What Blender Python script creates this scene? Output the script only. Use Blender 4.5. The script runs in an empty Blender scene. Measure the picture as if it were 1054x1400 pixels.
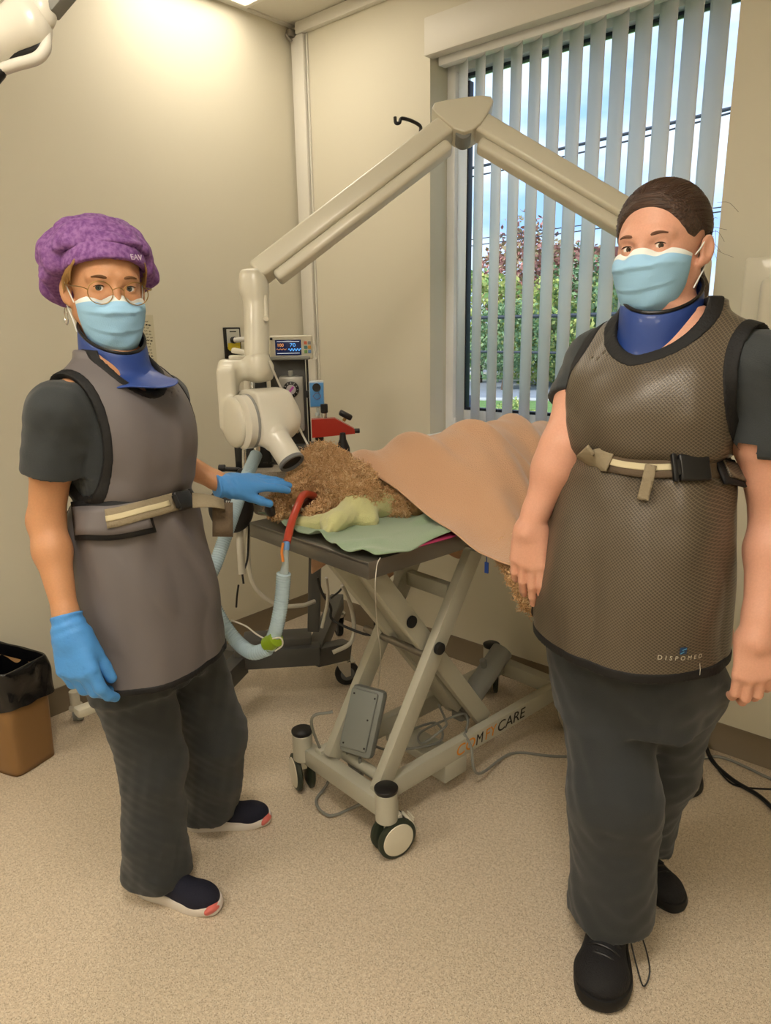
import bpy, bmesh, math, random
import numpy as np
from mathutils import Vector, Matrix

S = bpy.context.scene
COL = S.collection
random.seed(7); np.random.seed(7)

# ------------------------------------------------------------------ camera, world, light, exposure
F, CX, CY, EYE = 980.0, 527.0, 700.0, 1.42
_yaw, _pitch, _roll = math.radians(41.6), math.radians(14.5), math.radians(0.9)
FW = np.array([-math.sin(_yaw)*math.cos(_pitch), math.cos(_yaw)*math.cos(_pitch), -math.sin(_pitch)])
_r0 = np.array([math.cos(_yaw), math.sin(_yaw), 0.0]); _u0 = np.cross(_r0, FW)
RT = math.cos(_roll)*_r0 - math.sin(_roll)*_u0
UP = math.cos(_roll)*_u0 + math.sin(_roll)*_r0
def P(x, y, D):                       # a point of the room seen at pixel (x, y), D metres deep
    return np.array([0, 0, EYE]) + D*(FW + RT*(x-CX)/F - UP*(y-CY)/F)
def PZ(x, y, z):
    d = FW + RT*(x-CX)/F - UP*(y-CY)/F
    return np.array([0, 0, EYE]) + d*(z-EYE)/d[2]
def PY(x, y, Y):
    d = FW + RT*(x-CX)/F - UP*(y-CY)/F
    return np.array([0, 0, EYE]) + d*Y/d[1]
def PX(x, y, X):
    d = FW + RT*(x-CX)/F - UP*(y-CY)/F
    return np.array([0, 0, EYE]) + d*X/d[0]

cd = bpy.data.cameras.new('camera'); cam = bpy.data.objects.new('camera', cd); COL.objects.link(cam)
M = Matrix.Identity(4)
for i in range(3):
    M[i][0], M[i][1], M[i][2] = RT[i], UP[i], -FW[i]
M[0][3], M[1][3], M[2][3] = 0, 0, EYE
cam.matrix_world = M
cd.sensor_fit = 'VERTICAL'; cd.sensor_height = 36.0; cd.sensor_width = 36.0*1054/1400
cd.lens = F/1400*36.0; cd.clip_start = 0.05; cd.clip_end = 500
S.camera = cam
vs = S.view_settings
vs.view_transform = 'Standard'; vs.look = 'None'; vs.gamma = 1.0; vs.use_curve_mapping = False
vs.exposure = 0.0
SKY, PANEL = 1.6, 13.5
sun_d = bpy.data.lights.new('sun', 'SUN'); sun = bpy.data.objects.new('sun', sun_d); COL.objects.link(sun)
sun_d.energy = 4.0; sun_d.angle = .2; sun.rotation_euler = (math.radians(52), 0, math.radians(-25))

def lin(h):
    c = [int(h[i:i+2], 16)/255 for i in (0, 2, 4)]
    return tuple(v/12.92 if v <= .04045 else ((v+.055)/1.055)**2.4 for v in c) + (1.0,)

w = bpy.data.worlds.new('sky'); S.world = w; w.use_nodes = True
nt = w.node_tree; nt.nodes.clear()
o_ = nt.nodes.new('ShaderNodeOutputWorld'); bg = nt.nodes.new('ShaderNodeBackground')
tc = nt.nodes.new('ShaderNodeTexCoord'); mp = nt.nodes.new('ShaderNodeMapping'); mp.inputs['Scale'].default_value = (2.2, 2.2, 7)
nz = nt.nodes.new('ShaderNodeTexNoise'); nz.inputs['Scale'].default_value = 1.6; nz.inputs['Detail'].default_value = 7
cr_ = nt.nodes.new('ShaderNodeValToRGB')
cr_.color_ramp.elements[0].position = .36; cr_.color_ramp.elements[0].color = lin('93bfee')
cr_.color_ramp.elements[1].position = .66; cr_.color_ramp.elements[1].color = lin('e6eff9')
nt.links.new(tc.outputs['Generated'], mp.inputs[0]); nt.links.new(mp.outputs[0], nz.inputs[0])
nt.links.new(nz.outputs[0], cr_.inputs[0]); nt.links.new(cr_.outputs[0], bg.inputs[0]); nt.links.new(bg.outputs[0], o_.inputs[0])
bg.inputs[1].default_value = SKY

# ------------------------------------------------------------------ materials
def mat(name, col, rough=.6, metal=0.0, bump=0.0, scale=40.0, var=0.0, col2=None, detail=3, coat=0.0, sheen=0.0,
        emit=None, estr=1.0, trans=0.0, ior=1.45, sss=0.0, stretch=(1, 1, 1), kind='noise', spec=.5, alpha=1.0, aniso=0):
    m = bpy.data.materials.new(name); m.use_nodes = True
    n = m.node_tree; b = n.nodes['Principled BSDF']
    c = lin(col) if isinstance(col, str) else col
    b.inputs['Base Color'].default_value = c; b.inputs['Roughness'].default_value = rough
    b.inputs['Metallic'].default_value = metal; b.inputs['Specular IOR Level'].default_value = spec
    b.inputs['Coat Weight'].default_value = coat; b.inputs['Sheen Weight'].default_value = sheen
    b.inputs['Transmission Weight'].default_value = trans; b.inputs['IOR'].default_value = ior
    b.inputs['Alpha'].default_value = alpha
    if sss:
        b.inputs['Subsurface Weight'].default_value = sss; b.inputs['Subsurface Radius'].default_value = (.012, .005, .003)
        b.inputs['Subsurface Scale'].default_value = 1.0
    if emit:
        b.inputs['Emission Color'].default_value = lin(emit); b.inputs['Emission Strength'].default_value = estr
    if bump or var:
        t = n.nodes.new('ShaderNodeTexCoord'); mpn = n.nodes.new('ShaderNodeMapping'); mpn.inputs['Scale'].default_value = stretch
        n.links.new(t.outputs['Object'], mpn.inputs[0])
        if kind == 'voronoi':
            x = n.nodes.new('ShaderNodeTexVoronoi'); x.inputs['Scale'].default_value = scale
        else:
            x = n.nodes.new('ShaderNodeTexNoise'); x.inputs['Scale'].default_value = scale; x.inputs['Detail'].default_value = detail
        n.links.new(mpn.outputs[0], x.inputs['Vector'])
        if bump:
            bn = n.nodes.new('ShaderNodeBump'); bn.inputs['Strength'].default_value = bump; bn.inputs['Distance'].default_value = .004
            n.links.new(x.outputs[0], bn.inputs['Height']); n.links.new(bn.outputs[0], b.inputs['Normal'])
        if var:
            c2 = lin(col2) if col2 else tuple(v*(1-var) for v in c[:3])+(1,)
            r = n.nodes.new('ShaderNodeValToRGB'); r.color_ramp.elements[0].position = .35; r.color_ramp.elements[1].position = .65
            r.color_ramp.elements[0].color = c2; r.color_ramp.elements[1].color = c
            n.links.new(x.outputs[0], r.inputs[0]); n.links.new(r.outputs[0], b.inputs['Base Color'])
    return m

# ------------------------------------------------------------------ mesh toolkit
def tag(o, label=None, cat=None, group=None, kind=None):
    if label: o['label'] = label
    if cat: o['category'] = cat
    if group: o['group'] = group
    if kind: o['kind'] = kind
    return o
def empty(name, loc=(0, 0, 0), rz=0, **k):
    o = bpy.data.objects.new(name, None); COL.objects.link(o); o.location = tuple(loc); o.rotation_euler = (0, 0, rz)
    o.empty_display_size = .05
    bpy.context.view_layer.update()
    return tag(o, **k)
def rot_to(d, up=(0, 0, 1)):            # 3x3 whose z axis is d
    z = np.array(d, float); z /= np.linalg.norm(z); u = np.array(up, float)
    if abs(z@u)/np.linalg.norm(u) > .98: u = np.array([1., 0, 0]) if abs(z[0]) < .9 else np.array([0, 1., 0])
    x = np.cross(u, z); x /= np.linalg.norm(x); y = np.cross(z, x)
    return np.stack([x, y, z], 1)
def rz3(a):
    c, s = math.cos(a), math.sin(a); return np.array([[c, -s, 0], [s, c, 0], [0, 0, 1.]])
def ry3(a):
    c, s = math.cos(a), math.sin(a); return np.array([[c, 0, s], [0, 1, 0], [-s, 0, c.real]])
def rx3(a):
    c, s = math.cos(a), math.sin(a); return np.array([[1, 0, 0], [0, c, -s], [0, s, c]])
def curve_pts(pts, n=8):                # Catmull-Rom through the points
    p = [np.array(q, float) for q in pts]
    if len(p) < 3: return np.array(p)
    p = [2*p[0]-p[1]] + p + [2*p[-1]-p[-2]]
    out = []
    for i in range(1, len(p)-2):
        for t in np.linspace(0, 1, n, endpoint=False):
            a, b, c, d = p[i-1:i+3]
            out.append(.5*((2*b)+(c-a)*t+(2*a-5*b+4*c-d)*t*t+(3*b-a-3*c+d)*t**3))
    out.append(p[-2]); return np.array(out)
_bc = {}
def _boxmesh(s, bev, seg):
    k = (tuple(round(v, 5) for v in s), round(bev, 5), seg)
    if k not in _bc:
        bm = bmesh.new(); bmesh.ops.create_cube(bm, size=1)
        bmesh.ops.scale(bm, vec=s, verts=bm.verts)
        if bev > 0: bmesh.ops.bevel(bm, geom=bm.edges[:], offset=min(bev, min(s)*.49), segments=seg, affect='EDGES', profile=.5)
        bm.verts.ensure_lookup_table()
        _bc[k] = (np.array([v.co[:] for v in bm.verts]), [[v.index for v in f.verts] for f in bm.faces]); bm.free()
    return _bc[k]
class MB:
    def __init__(s): s.v = []; s.f = []; s.m = []; s.n = 0
    def add(s, v, f, mi=0, R=None, t=None):
        v = np.array(v, float)
        if R is not None: v = v@np.array(R).T
        if t is not None: v = v+np.array(t, float)
        s.v.append(v); s.f += [[i+s.n for i in q] for q in f]; s.m += [mi]*len(f); s.n += len(v); return s
    def box(s, c, d, bev=.002, R=None, mi=0, seg=2):
        v, f = _boxmesh(tuple(d), bev, seg); return s.add(v, f, mi, R, c)
    def beam(s, a, b, w, h, bev=.003, up=(0, 0, 1), mi=0, ext=0):      # w across, h along `up`
        a, b = np.array(a, float), np.array(b, float); R = rot_to(b-a, up); L = np.linalg.norm(b-a)+2*ext
        return s.box((a+b)/2, (w, h, L), bev, R, mi)
    def tube(s, pts, r, n=10, mi=0, sm=0, cap=True):
        p = curve_pts(pts, sm) if sm else np.array(pts, float)
        r = np.full(len(p), r) if np.isscalar(r) else np.interp(np.linspace(0, 1, len(p)), np.linspace(0, 1, len(r)), r)
        T = np.gradient(p, axis=0); T /= np.linalg.norm(T, axis=1)[:, None]+1e-12
        R0 = rot_to(T[0]); x = R0[:, 0]; V = []
        an = np.arange(n)*2*math.pi/n
        for i in range(len(p)):
            x = x-T[i]*(x@T[i]); x /= np.linalg.norm(x); y = np.cross(T[i], x)
            V.append(p[i]+r[i]*(np.cos(an)[:, None]*x+np.sin(an)[:, None]*y))
        Fc = [[i*n+j, i*n+(j+1) % n, (i+1)*n+(j+1) % n, (i+1)*n+j] for i in range(len(p)-1) for j in range(n)]
        if cap: Fc += [list(range(n))[::-1], [(len(p)-1)*n+j for j in range(n)]]
        return s.add(np.concatenate(V), Fc, mi)
    def lathe(s, prof, c=(0, 0, 0), d=(0, 0, 1), n=24, mi=0, R=None):  # prof: (radius, height)
        R = rot_to(d) if R is None else R; an = np.arange(n)*2*math.pi/n
        V = [[r*math.cos(a), r*math.sin(a), h] for r, h in prof for a in an]
        Fc = [[i*n+j, i*n+(j+1) % n, (i+1)*n+(j+1) % n, (i+1)*n+j] for i in range(len(prof)-1) for j in range(n)]
        if prof[0][0] > 1e-6: Fc.append(list(range(n))[::-1])
        if prof[-1][0] > 1e-6: Fc.append([(len(prof)-1)*n+j for j in range(n)])
        return s.add(V, Fc, mi, R, c)
    def cyl(s, a, b, r, n=20, bev=.0015, mi=0):
        a, b = np.array(a, float), np.array(b, float); L = np.linalg.norm(b-a); e = min(bev, r*.4, L*.4)
        return s.lathe([(0, 0), (r-e, 0), (r, e), (r, L-e), (r-e, L), (0, L)], a, b-a, n, mi)
    def prism(s, pts, z0, z1, R=None, t=None, mi=0):
        n = len(pts); V = [[x, y, z0] for x, y in pts]+[[x, y, z1] for x, y in pts]
        Fc = [list(range(n))[::-1], [n+i for i in range(n)]]+[[i, (i+1) % n, n+(i+1) % n, n+i] for i in range(n)]
        return s.add(V, Fc, mi, R, t)
    def grid(s, V, closed=False, mi=0):                                # V: rows x cols x 3
        a, b = V.shape[:2]; cols = b if closed else b-1
        Fc = [[i*b+j, i*b+(j+1) % b, (i+1)*b+(j+1) % b, (i+1)*b+j] for i in range(a-1) for j in range(cols)]
        return s.add(V.reshape(-1, 3), Fc, mi)
    def build(s, name, mats, parent=None, smooth=True, world=False, angle=40, **k):
        me = bpy.data.meshes.new(name); V = np.concatenate(s.v)
        o = bpy.data.objects.new(name, me); COL.objects.link(o)
        me.from_pydata(V.tolist(), [], s.f)
        if parent is not None:
            o.parent = parent
            if world:                          # vertices were given in the room frame
                root = parent
                while root.parent: root = root.parent
                Mi = np.array(root.matrix_world.inverted()); me.transform(Matrix(Mi.tolist()))
        for m_ in (mats if isinstance(mats, (list, tuple)) else [mats]): me.materials.append(m_)
        me.polygons.foreach_set('material_index', s.m)
        bm = bmesh.new(); bm.from_mesh(me); bmesh.ops.recalc_face_normals(bm, faces=bm.faces); bm.to_mesh(me); bm.free()
        if smooth:
            me.polygons.foreach_set('use_smooth', [True]*len(me.polygons))
            try: me.set_sharp_from_angle(angle=math.radians(angle))
            except Exception: pass
        me.update(); return tag(o, **k)
def solid(o, t, off=-1.0):
    md = o.modifiers.new('thickness', 'SOLIDIFY'); md.thickness = t; md.offset = off; return o
def subd(o, l=1):
    md = o.modifiers.new('smooth', 'SUBSURF'); md.levels = l; md.render_levels = l; return o
def text(name, s, size, origin, R, m, parent, depth=.0004, align='LEFT', world=True, xs=1.0, shear=0):
    cu = bpy.data.curves.new(name, 'FONT'); cu.body = s; cu.size = size; cu.extrude = depth; cu.align_x = align; cu.align_y = 'CENTER'
    cu.shear = shear; cu.materials.append(m)
    o = bpy.data.objects.new(name, cu); COL.objects.link(o)
    Mx = Matrix.Identity(4)
    for i in range(3):
        for j in range(3): Mx[i][j] = float(R[i][j])*(xs if j == 0 else 1)
        Mx[i][3] = float(origin[i])
    if parent is not None:
        o.parent = parent; root = parent
        while root.parent: root = root.parent
        if world: Mx = root.matrix_world.inverted()@Mx
    o.matrix_local = Mx
    return o

# ------------------------------------------------------------------ implicit surfaces (bodies, garments, animal)
def cone(a, b, ra, rb, k=.015, op='u'): return dict(t='rc', a=np.array(a, float), b=np.array(b, float), ra=ra, rb=rb, k=k, op=op)
def ell(c, r, R=None, k=.015, op='u'): return dict(t='el', c=np.array(c, float), r=np.array(r, float), R=np.eye(3) if R is None else np.array(R), k=k, op=op)
def rbx(c, h, rr=.01, R=None, k=.01, op='u'): return dict(t='bx', c=np.array(c, float), h=np.array(h, float), rr=rr, R=np.eye(3) if R is None else np.array(R), k=k, op=op)
def chain(pts, rs, k=.012): return [cone(pts[i], pts[i+1], rs[i], rs[i+1], k) for i in range(len(pts)-1)]
def xf(prims, R, t):
    out = []
    for p in prims:
        q = dict(p)
        if p['t'] == 'rc': q['a'] = R@p['a']+t; q['b'] = R@p['b']+t
        elif p['t'] in ('el', 'bx'): q['c'] = R@p['c']+t; q['R'] = R@p['R']
        out.append(q)
    return out
def inflate(prims, d):
    out = []
    for p in prims:
        q = dict(p); s = d if p['op'] == 'u' else -d
        if p['t'] == 'rc': q['ra'] = p['ra']+s; q['rb'] = p['rb']+s
        elif p['t'] == 'el': q['r'] = p['r']+s
        elif p['t'] == 'bx': q['rr'] = p['rr']+s
        elif p['t'] == 'lf': q['off'] = p['off']+s
        out.append(q)
    return out
def loft(z, cx, cy, rx, ry, R, t, e=2.3, k=.02, off=0.0, op='u'):
    zz = np.linspace(z[0], z[-1], 80)
    def sm(v):
        v = np.broadcast_to(np.array(v, float), (len(z),)) if np.isscalar(v) else np.array(v, float)
        f = np.interp(zz, z, v); g = np.concatenate([f[:1]]*4+[f]+[f[-1:]]*4); return np.convolve(g, np.ones(9)/9, 'valid')
    return dict(t='lf', z=zz, cx=sm(cx), cy=sm(cy), rx=sm(rx), ry=sm(ry), R=np.array(R), tr=np.array(t, float), e=e, k=k, off=off, op=op)
def _bounds(p):
    if p['t'] == 'rc':
        m = max(p['ra'], p['rb']); return np.minimum(p['a'], p['b'])-m, np.maximum(p['a'], p['b'])+m
    if p['t'] == 'el': m = p['r'].max(); return p['c']-m, p['c']+m
    if p['t'] == 'bx': m = np.linalg.norm(p['h'])+p['rr']; return p['c']-m, p['c']+m
    m = max(p['rx'].max(), p['ry'].max())+abs(p['off'])+.02
    cs = np.array([p['R']@np.array([x, y, z])+p['tr'] for x in (p['cx'].min()-m, p['cx'].max()+m) for y in (p['cy'].min()-m, p['cy'].max()+m) for z in (p['z'][0]-m, p['z'][-1]+m)])
    return cs.min(0), cs.max(0)
def _pd(p, Q):
    if p['t'] == 'rc':
        ba = p['b']-p['a']; L2 = ba@ba+1e-12; q = Q-p['a']; h = np.clip(q@ba/L2, 0, 1)
        return np.linalg.norm(q-h[:, None]*ba, axis=1)-(p['ra']+(p['rb']-p['ra'])*h)
    if p['t'] == 'el':
        q = (Q-p['c'])@p['R']; a = np.linalg.norm(q/p['r'], axis=1); b = np.linalg.norm(q/p['r']**2, axis=1)+1e-9
        return a*(a-1)/b
    if p['t'] == 'bx':
        q = np.abs((Q-p['c'])@p['R'])-p['h']
        return np.linalg.norm(np.maximum(q, 0), axis=1)+np.minimum(q.max(1), 0)-p['rr']
    q = (Q-p['tr'])@p['R']; z = q[:, 2]
    cx, cy, rx, ry = (np.interp(z, p['z'], p[n]) for n in ('cx', 'cy', 'rx', 'ry'))
    rx = rx+p['off']; ry = ry+p['off']; e = p['e']
    X, Y = np.abs(q[:, 0]-cx), np.abs(q[:, 1]-cy)
    rr = ((X/rx)**e+(Y/ry)**e)**(1/e); mm = np.minimum(rx, ry)
    d = (rr-1)*np.where(rr > .3, np.sqrt(X*X+Y*Y)/np.maximum(rr, 1e-6), mm)
    zc = np.maximum(p['z'][0]-p['off']-z, z-p['z'][-1]-p['off'])
    return np.maximum(d, zc)
def field(prims, post=None):
    B = [_bounds(p) for p in prims]
    def f(Q, cull=True):
        lo, hi = Q.min(0), Q.max(0); d = np.full(len(Q), .5)
        for p, (a, b) in zip(prims, B):
            if cull:
                g = np.maximum(np.maximum(a-hi, lo-b), 0).max()
                if g > .05: continue
            e = _pd(p, Q); k = p['k']
            if p['op'] == 'u':
                h = np.maximum(k-np.abs(d-e), 0)/k; d = np.minimum(d, e)-h*h*k*.25
            elif p['op'] == 's':
                h = np.maximum(k-np.abs(d+e), 0)/k; d = np.maximum(d, -e)+h*h*k*.25
            else:
                h = np.maximum(k-np.abs(d-e), 0)/k; d = np.maximum(d, e)+h*h*k*.25
        return post(Q, d) if post else d
    lo = np.min([b[0] for p, b in zip(prims, B) if p['op'] == 'u'], 0); hi = np.max([b[1] for p, b in zip(prims, B) if p['op'] == 'u'], 0)
    return f, lo-.03, hi+.03
def nets(fl, h=.004, slack=.012):
    f, lo, hi = fl; n = 8; Bs = h*n
    nb = np.ceil((hi-lo)/Bs).astype(int)
    I = np.stack(np.meshgrid(*[np.arange(k) for k in nb], indexing='ij'), -1).reshape(-1, 3)
    keep = []
    sup = I//4; key = (sup[:, 0]*1000+sup[:, 1])*1000+sup[:, 2]; order = np.argsort(key, kind='stable'); I = I[order]; key = key[order]
    cuts = np.flatnonzero(np.diff(key))+1
    for g in np.split(np.arange(len(I)), cuts):
        c = lo+(I[g]+.5)*Bs; d = f(c); keep.append(g[np.abs(d) < Bs*.9+slack])
    I = I[np.concatenate(keep)]
    loc = np.stack(np.meshgrid(*[np.arange(n+1)]*3, indexing='ij'), -1).reshape(-1, 3)
    VP, VK, QU = [], [], []
    K = 4096
    ck = lambda a: (a[..., 0].astype(np.int64)*K+a[..., 1])*K+a[..., 2]
    sup = I//3; key = (sup[:, 0]*1000+sup[:, 1])*1000+sup[:, 2]; order = np.argsort(key, kind='stable'); I = I[order]; key = key[order]
    for g in np.split(np.arange(len(I)), np.flatnonzero(np.diff(key))+1):
        bi = I[g]; gi = bi[:, None, :]*n+loc[None]
        Q = lo+gi.reshape(-1, 3)*h; d = f(Q).reshape(len(g), n+1, n+1, n+1)
        d = np.where(d == 0, 1e-9, d)
        c8 = [d[:, a:a+n, b:b+n, c:c+n] for a in (0, 1) for b in (0, 1) for c in (0, 1)]
        neg = sum((x < 0).astype(int) for x in c8); act = (neg > 0) & (neg < 8)
        w_ = np.argwhere(act)
        if not len(w_): continue
        cv = np.stack([x[act] for x in c8], 1); cor = np.array([[a, b, c] for a in (0, 1) for b in (0, 1) for c in (0, 1)], float)
        acc = np.zeros((len(w_), 3)); cnt = np.zeros(len(w_))
        for i in range(8):
            for j in range(i+1, 8):
                if abs(cor[i]-cor[j]).sum() != 1: continue
                s_ = (cv[:, i] < 0) != (cv[:, j] < 0); t = np.where(s_, cv[:, i]/np.where(s_, cv[:, i]-cv[:, j], 1), 0)
                acc += np.where(s_[:, None], cor[i]+t[:, None]*(cor[j]-cor[i]), 0); cnt += s_
        cell = bi[w_[:, 0]]*n+w_[:, 1:]
        VP.append(lo+(cell+acc/cnt[:, None])*h); VK.append(ck(cell+4))
        d0 = c8[0][act] < 0
        for ax, ci in ((0, 4), (1, 2), (2, 1)):
            s_ = d0 != (c8[ci][act] < 0); cc = cell[s_]+4
            if not len(cc): continue
            u, v = (ax+1) % 3, (ax+2) % 3; eu = np.eye(3, dtype=int)[u]; ev = np.eye(3, dtype=int)[v]
            q = np.stack([ck(cc), ck(cc-eu), ck(cc-eu-ev), ck(cc-ev)], 1); fl_ = ~d0[s_]
            q[fl_] = q[fl_][:, ::-1]; QU.append(q)
    VP = np.concatenate(VP); VK = np.concatenate(VK); QU = np.concatenate(QU)
    od = np.argsort(VK); VKs = VK[od]
    ix = np.searchsorted(VKs, QU); ix = np.clip(ix, 0, len(VKs)-1); ok = (VKs[ix] == QU).all(1)
    return VP, od[ix[ok]]
def sdf_obj(name, fl, mats, parent=None, h=.004, relax=1, world=True, mfun=None, slack=.012, **k):
    V, Q = nets(fl, h, slack)
    for _ in range(relax):
        acc = np.zeros_like(V); cnt = np.zeros(len(V))
        for a, b in ((0, 1), (1, 2), (2, 3), (3, 0)):
            for s_, t in ((a, b), (b, a)):
                for ax in range(3): acc[:, ax] += np.bincount(Q[:, s_], V[Q[:, t], ax], len(V))
                cnt += np.bincount(Q[:, s_], minlength=len(V))
        V = np.where(cnt[:, None] > 0, .5*V+.5*acc/np.maximum(cnt, 1)[:, None], V)
    if parent is not None and world:
        root = parent
        while root.parent: root = root.parent
        Mi = np.array(root.matrix_world.inverted()); VL = V@Mi[:3, :3].T+Mi[:3, 3]
    else: VL = V
    me = bpy.data.meshes.new(name)
    me.vertices.add(len(V)); me.vertices.foreach_set('co', VL.astype(np.float32).ravel())
    me.loops.add(len(Q)*4); me.loops.foreach_set('vertex_index', Q.astype(np.int32).ravel())
    me.polygons.add(len(Q)); me.polygons.foreach_set('loop_start', np.arange(len(Q), dtype=np.int32)*4)
    me.polygons.foreach_set('loop_total', np.full(len(Q), 4, dtype=np.int32))
    for m_ in (mats if isinstance(mats, (list, tuple)) else [mats]): me.materials.append(m_)
    if mfun is not None: me.polygons.foreach_set('material_index', mfun(V[Q].mean(1)).astype(np.int32))
    me.update(calc_edges=True); me.validate()
    me.polygons.foreach_set('use_smooth', [True]*len(me.polygons))
    o = bpy.data.objects.new(name, me); COL.objects.link(o)
    if parent is not None: o.parent = parent
    return tag(o, **k)
def ripple(Q, s, seed=0, n=7, an=(1, 1, 1)):   # smooth pseudo-random field in -1..1
    r = np.random.RandomState(seed); out = np.zeros(len(Q))
    for _ in range(n):
        k = r.normal(size=3)*s*np.array(an); out += np.sin(Q@k+r.uniform(0, 6.28))
    return out/n**.5/1.2
def mx(a, b): return np.maximum(a, b)
def smx(a, b, k):
    h = np.maximum(k-np.abs(a-b), 0)/k; return np.maximum(a, b)+h*h*k*.25

# ------------------------------------------------------------------ surfaces
m_wall = mat('wall paint', 'd5d0be', .55, bump=.04, scale=220, spec=.3)
m_ceil = mat('ceiling tile', 'd8d4c8', .9, bump=.25, scale=160)
m_base = mat('vinyl base', '7d705c', .5)
m_trim = mat('white trim', 'd9d6cc', .45)
m_frame = mat('window vinyl', 'f1f3f5', .35)
m_dark = mat('black rubber', '17181a', .55)
m_blk = mat('black plastic', '141416', .4)
m_white = mat('white enamel', 'dedacd', .28, coat=.3)
m_cream = mat('cream enamel', 'd3cfbe', .32, coat=.25)
m_bed = mat('bed enamel', 'b3b1a2', .38, coat=.2)
m_steel = mat('dull steel', '8c8780', .38, metal=.85, bump=.05, scale=300, stretch=(1, 20, 20))
m_chrome = mat('chrome', 'c9c9c6', .2, metal=1)
m_dgrey = mat('dark grey paint', '4b4b4a', .42)
m_mgrey = mat('mid grey plastic', '83847f', .45)
m_green = mat('bumper green', '2b3328', .5)

def floor_mat():
    m = bpy.data.materials.new('speckled vinyl'); m.use_nodes = True; n = m.node_tree; b = n.nodes['Principled BSDF']
    t = n.nodes.new('ShaderNodeTexCoord'); base = None
    prev = None
    big = n.nodes.new('ShaderNodeTexNoise'); big.inputs['Scale'].default_value = 130; big.inputs['Detail'].default_value = 3
    r0 = n.nodes.new('ShaderNodeValToRGB'); r0.color_ramp.elements[0].position = .4; r0.color_ramp.elements[1].position = .6
    r0.color_ramp.elements[0].color = lin('c6b6a0'); r0.color_ramp.elements[1].color = lin('d5c6b0')
    n.links.new(t.outputs['Object'], big.inputs[0]); n.links.new(big.outputs[0], r0.inputs[0]); prev = r0.outputs[0]
    for sc, th, c, dx in ((330, .34, '8f8069', 0), (420, .30, '75695a', 3), (300, .32, 'e6dfcf', 7), (120, .10, '4e463c', 11)):
        mp_ = n.nodes.new('ShaderNodeMapping'); mp_.inputs['Location'].default_value = (dx, dx*2, 0)
        v = n.nodes.new('ShaderNodeTexVoronoi'); v.inputs['Scale'].default_value = sc
        lt = n.nodes.new('ShaderNodeMath'); lt.operation = 'LESS_THAN'; lt.inputs[1].default_value = th
        mx_ = n.nodes.new('ShaderNodeMix'); mx_.data_type = 'RGBA'; mx_.inputs[7].default_value = lin(c)
        wn = n.nodes.new('ShaderNodeSeparateColor'); gt = n.nodes.new('ShaderNodeMath'); gt.operation = 'GREATER_THAN'; gt.inputs[1].default_value = .62
        mu = n.nodes.new('ShaderNodeMath'); mu.operation = 'MULTIPLY'
        n.links.new(t.outputs['Object'], mp_.inputs[0]); n.links.new(mp_.outputs[0], v.inputs['Vector'])
        n.links.new(v.outputs['Distance'], lt.inputs[0]); n.links.new(v.outputs['Color'], wn.inputs[0]); n.links.new(wn.outputs[0], gt.inputs[0])
        n.links.new(lt.outputs[0], mu.inputs[0]); n.links.new(gt.outputs[0], mu.inputs[1]); n.links.new(mu.outputs[0], mx_.inputs[0])
        n.links.new(prev, mx_.inputs[6]); prev = mx_.outputs[2]
    n.links.new(prev, b.inputs['Base Color']); b.inputs['Roughness'].default_value = .42
    return m

# ------------------------------------------------------------------ room shell
XL, XR, YW, YB, ZC = -2.6, 1.7, 2.37, -2.2, 2.67
WX0, WX1, WZ0, WZ1, WD = -1.847, -.757, .98, 2.40, .20
def struct(name, mb, m, **k): return mb.build(name, m, kind='structure', smooth=k.pop('smooth', False), **k)
struct('floor', MB().box(((XL+XR)/2, (YB+YW)/2, -.05), (XR-XL+.4, YW-YB+.4, .1), 0), floor_mat())
struct('wall_left', MB().box((XL-.05, (YB+YW)/2, ZC/2), (.1, YW-YB+.2, ZC), 0), m_wall)
struct('wall_right', MB().box((XR+.05, (YB+YW)/2, ZC/2), (.1, YW-YB+.2, ZC), 0), m_wall)
struct('wall_front', MB().box(((XL+XR)/2, YB-.05, ZC/2), (XR-XL, .1, ZC), 0), m_wall)
b = MB(); yc = YW+WD/2
b.box(((XL+WX0)/2, yc, ZC/2), (WX0-XL, WD, ZC), 0); b.box(((WX1+XR)/2, yc, ZC/2), (XR-WX1, WD, ZC), 0)
b.box(((WX0+WX1)/2, yc, WZ0/2), (WX1-WX0, WD, WZ0), 0); b.box(((WX0+WX1)/2, yc, (WZ1+ZC)/2), (WX1-WX0, WD, ZC-WZ1), 0)
struct('wall_back', b, m_wall)
# ceiling with a T-bar grid; openings are covered by the light panels below
struct('ceiling', MB().box(((XL+XR)/2, (YB+YW)/2, ZC+.05), (XR-XL+.2, YW-YB+.4, .1), 0), m_ceil)
b = MB()
gx = [XL+.01+.61*i for i in range(1, 8)]; gy = [YW-.27-.61*i for i in range(0, 8)]
for x in gx: b.box((x, (YB+YW)/2, ZC-.003), (.024, YW-YB, .006), .001)
for y in gy: b.box(((XL+XR)/2, y, ZC-.003), (XR-XL, .024, .006), .001)
b.box((XL+.011, (YB+YW)/2, ZC-.004), (.022, YW-YB, .008), .001)
struct('trim_ceiling_grid', b, m_trim)
b = MB()
prof = [(0, 0), (.012, 0), (.012, .004), (.004, .014), (.003, .1), (0, .102)]
for nm, R, t, L in (('baseboard_left', np.array([[1, 0, 0], [0, 0, -1], [0, 1, 0]]), (XL, YW, 0), YW-YB),
                    ('baseboard_back', np.array([[0, 0, 1], [-1, 0, 0], [0, 1, 0]]), (XL, YW, 0), XR-XL)):
    struct(nm, MB().prism(prof, 0, L, R, t), m_base, smooth=True)
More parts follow.
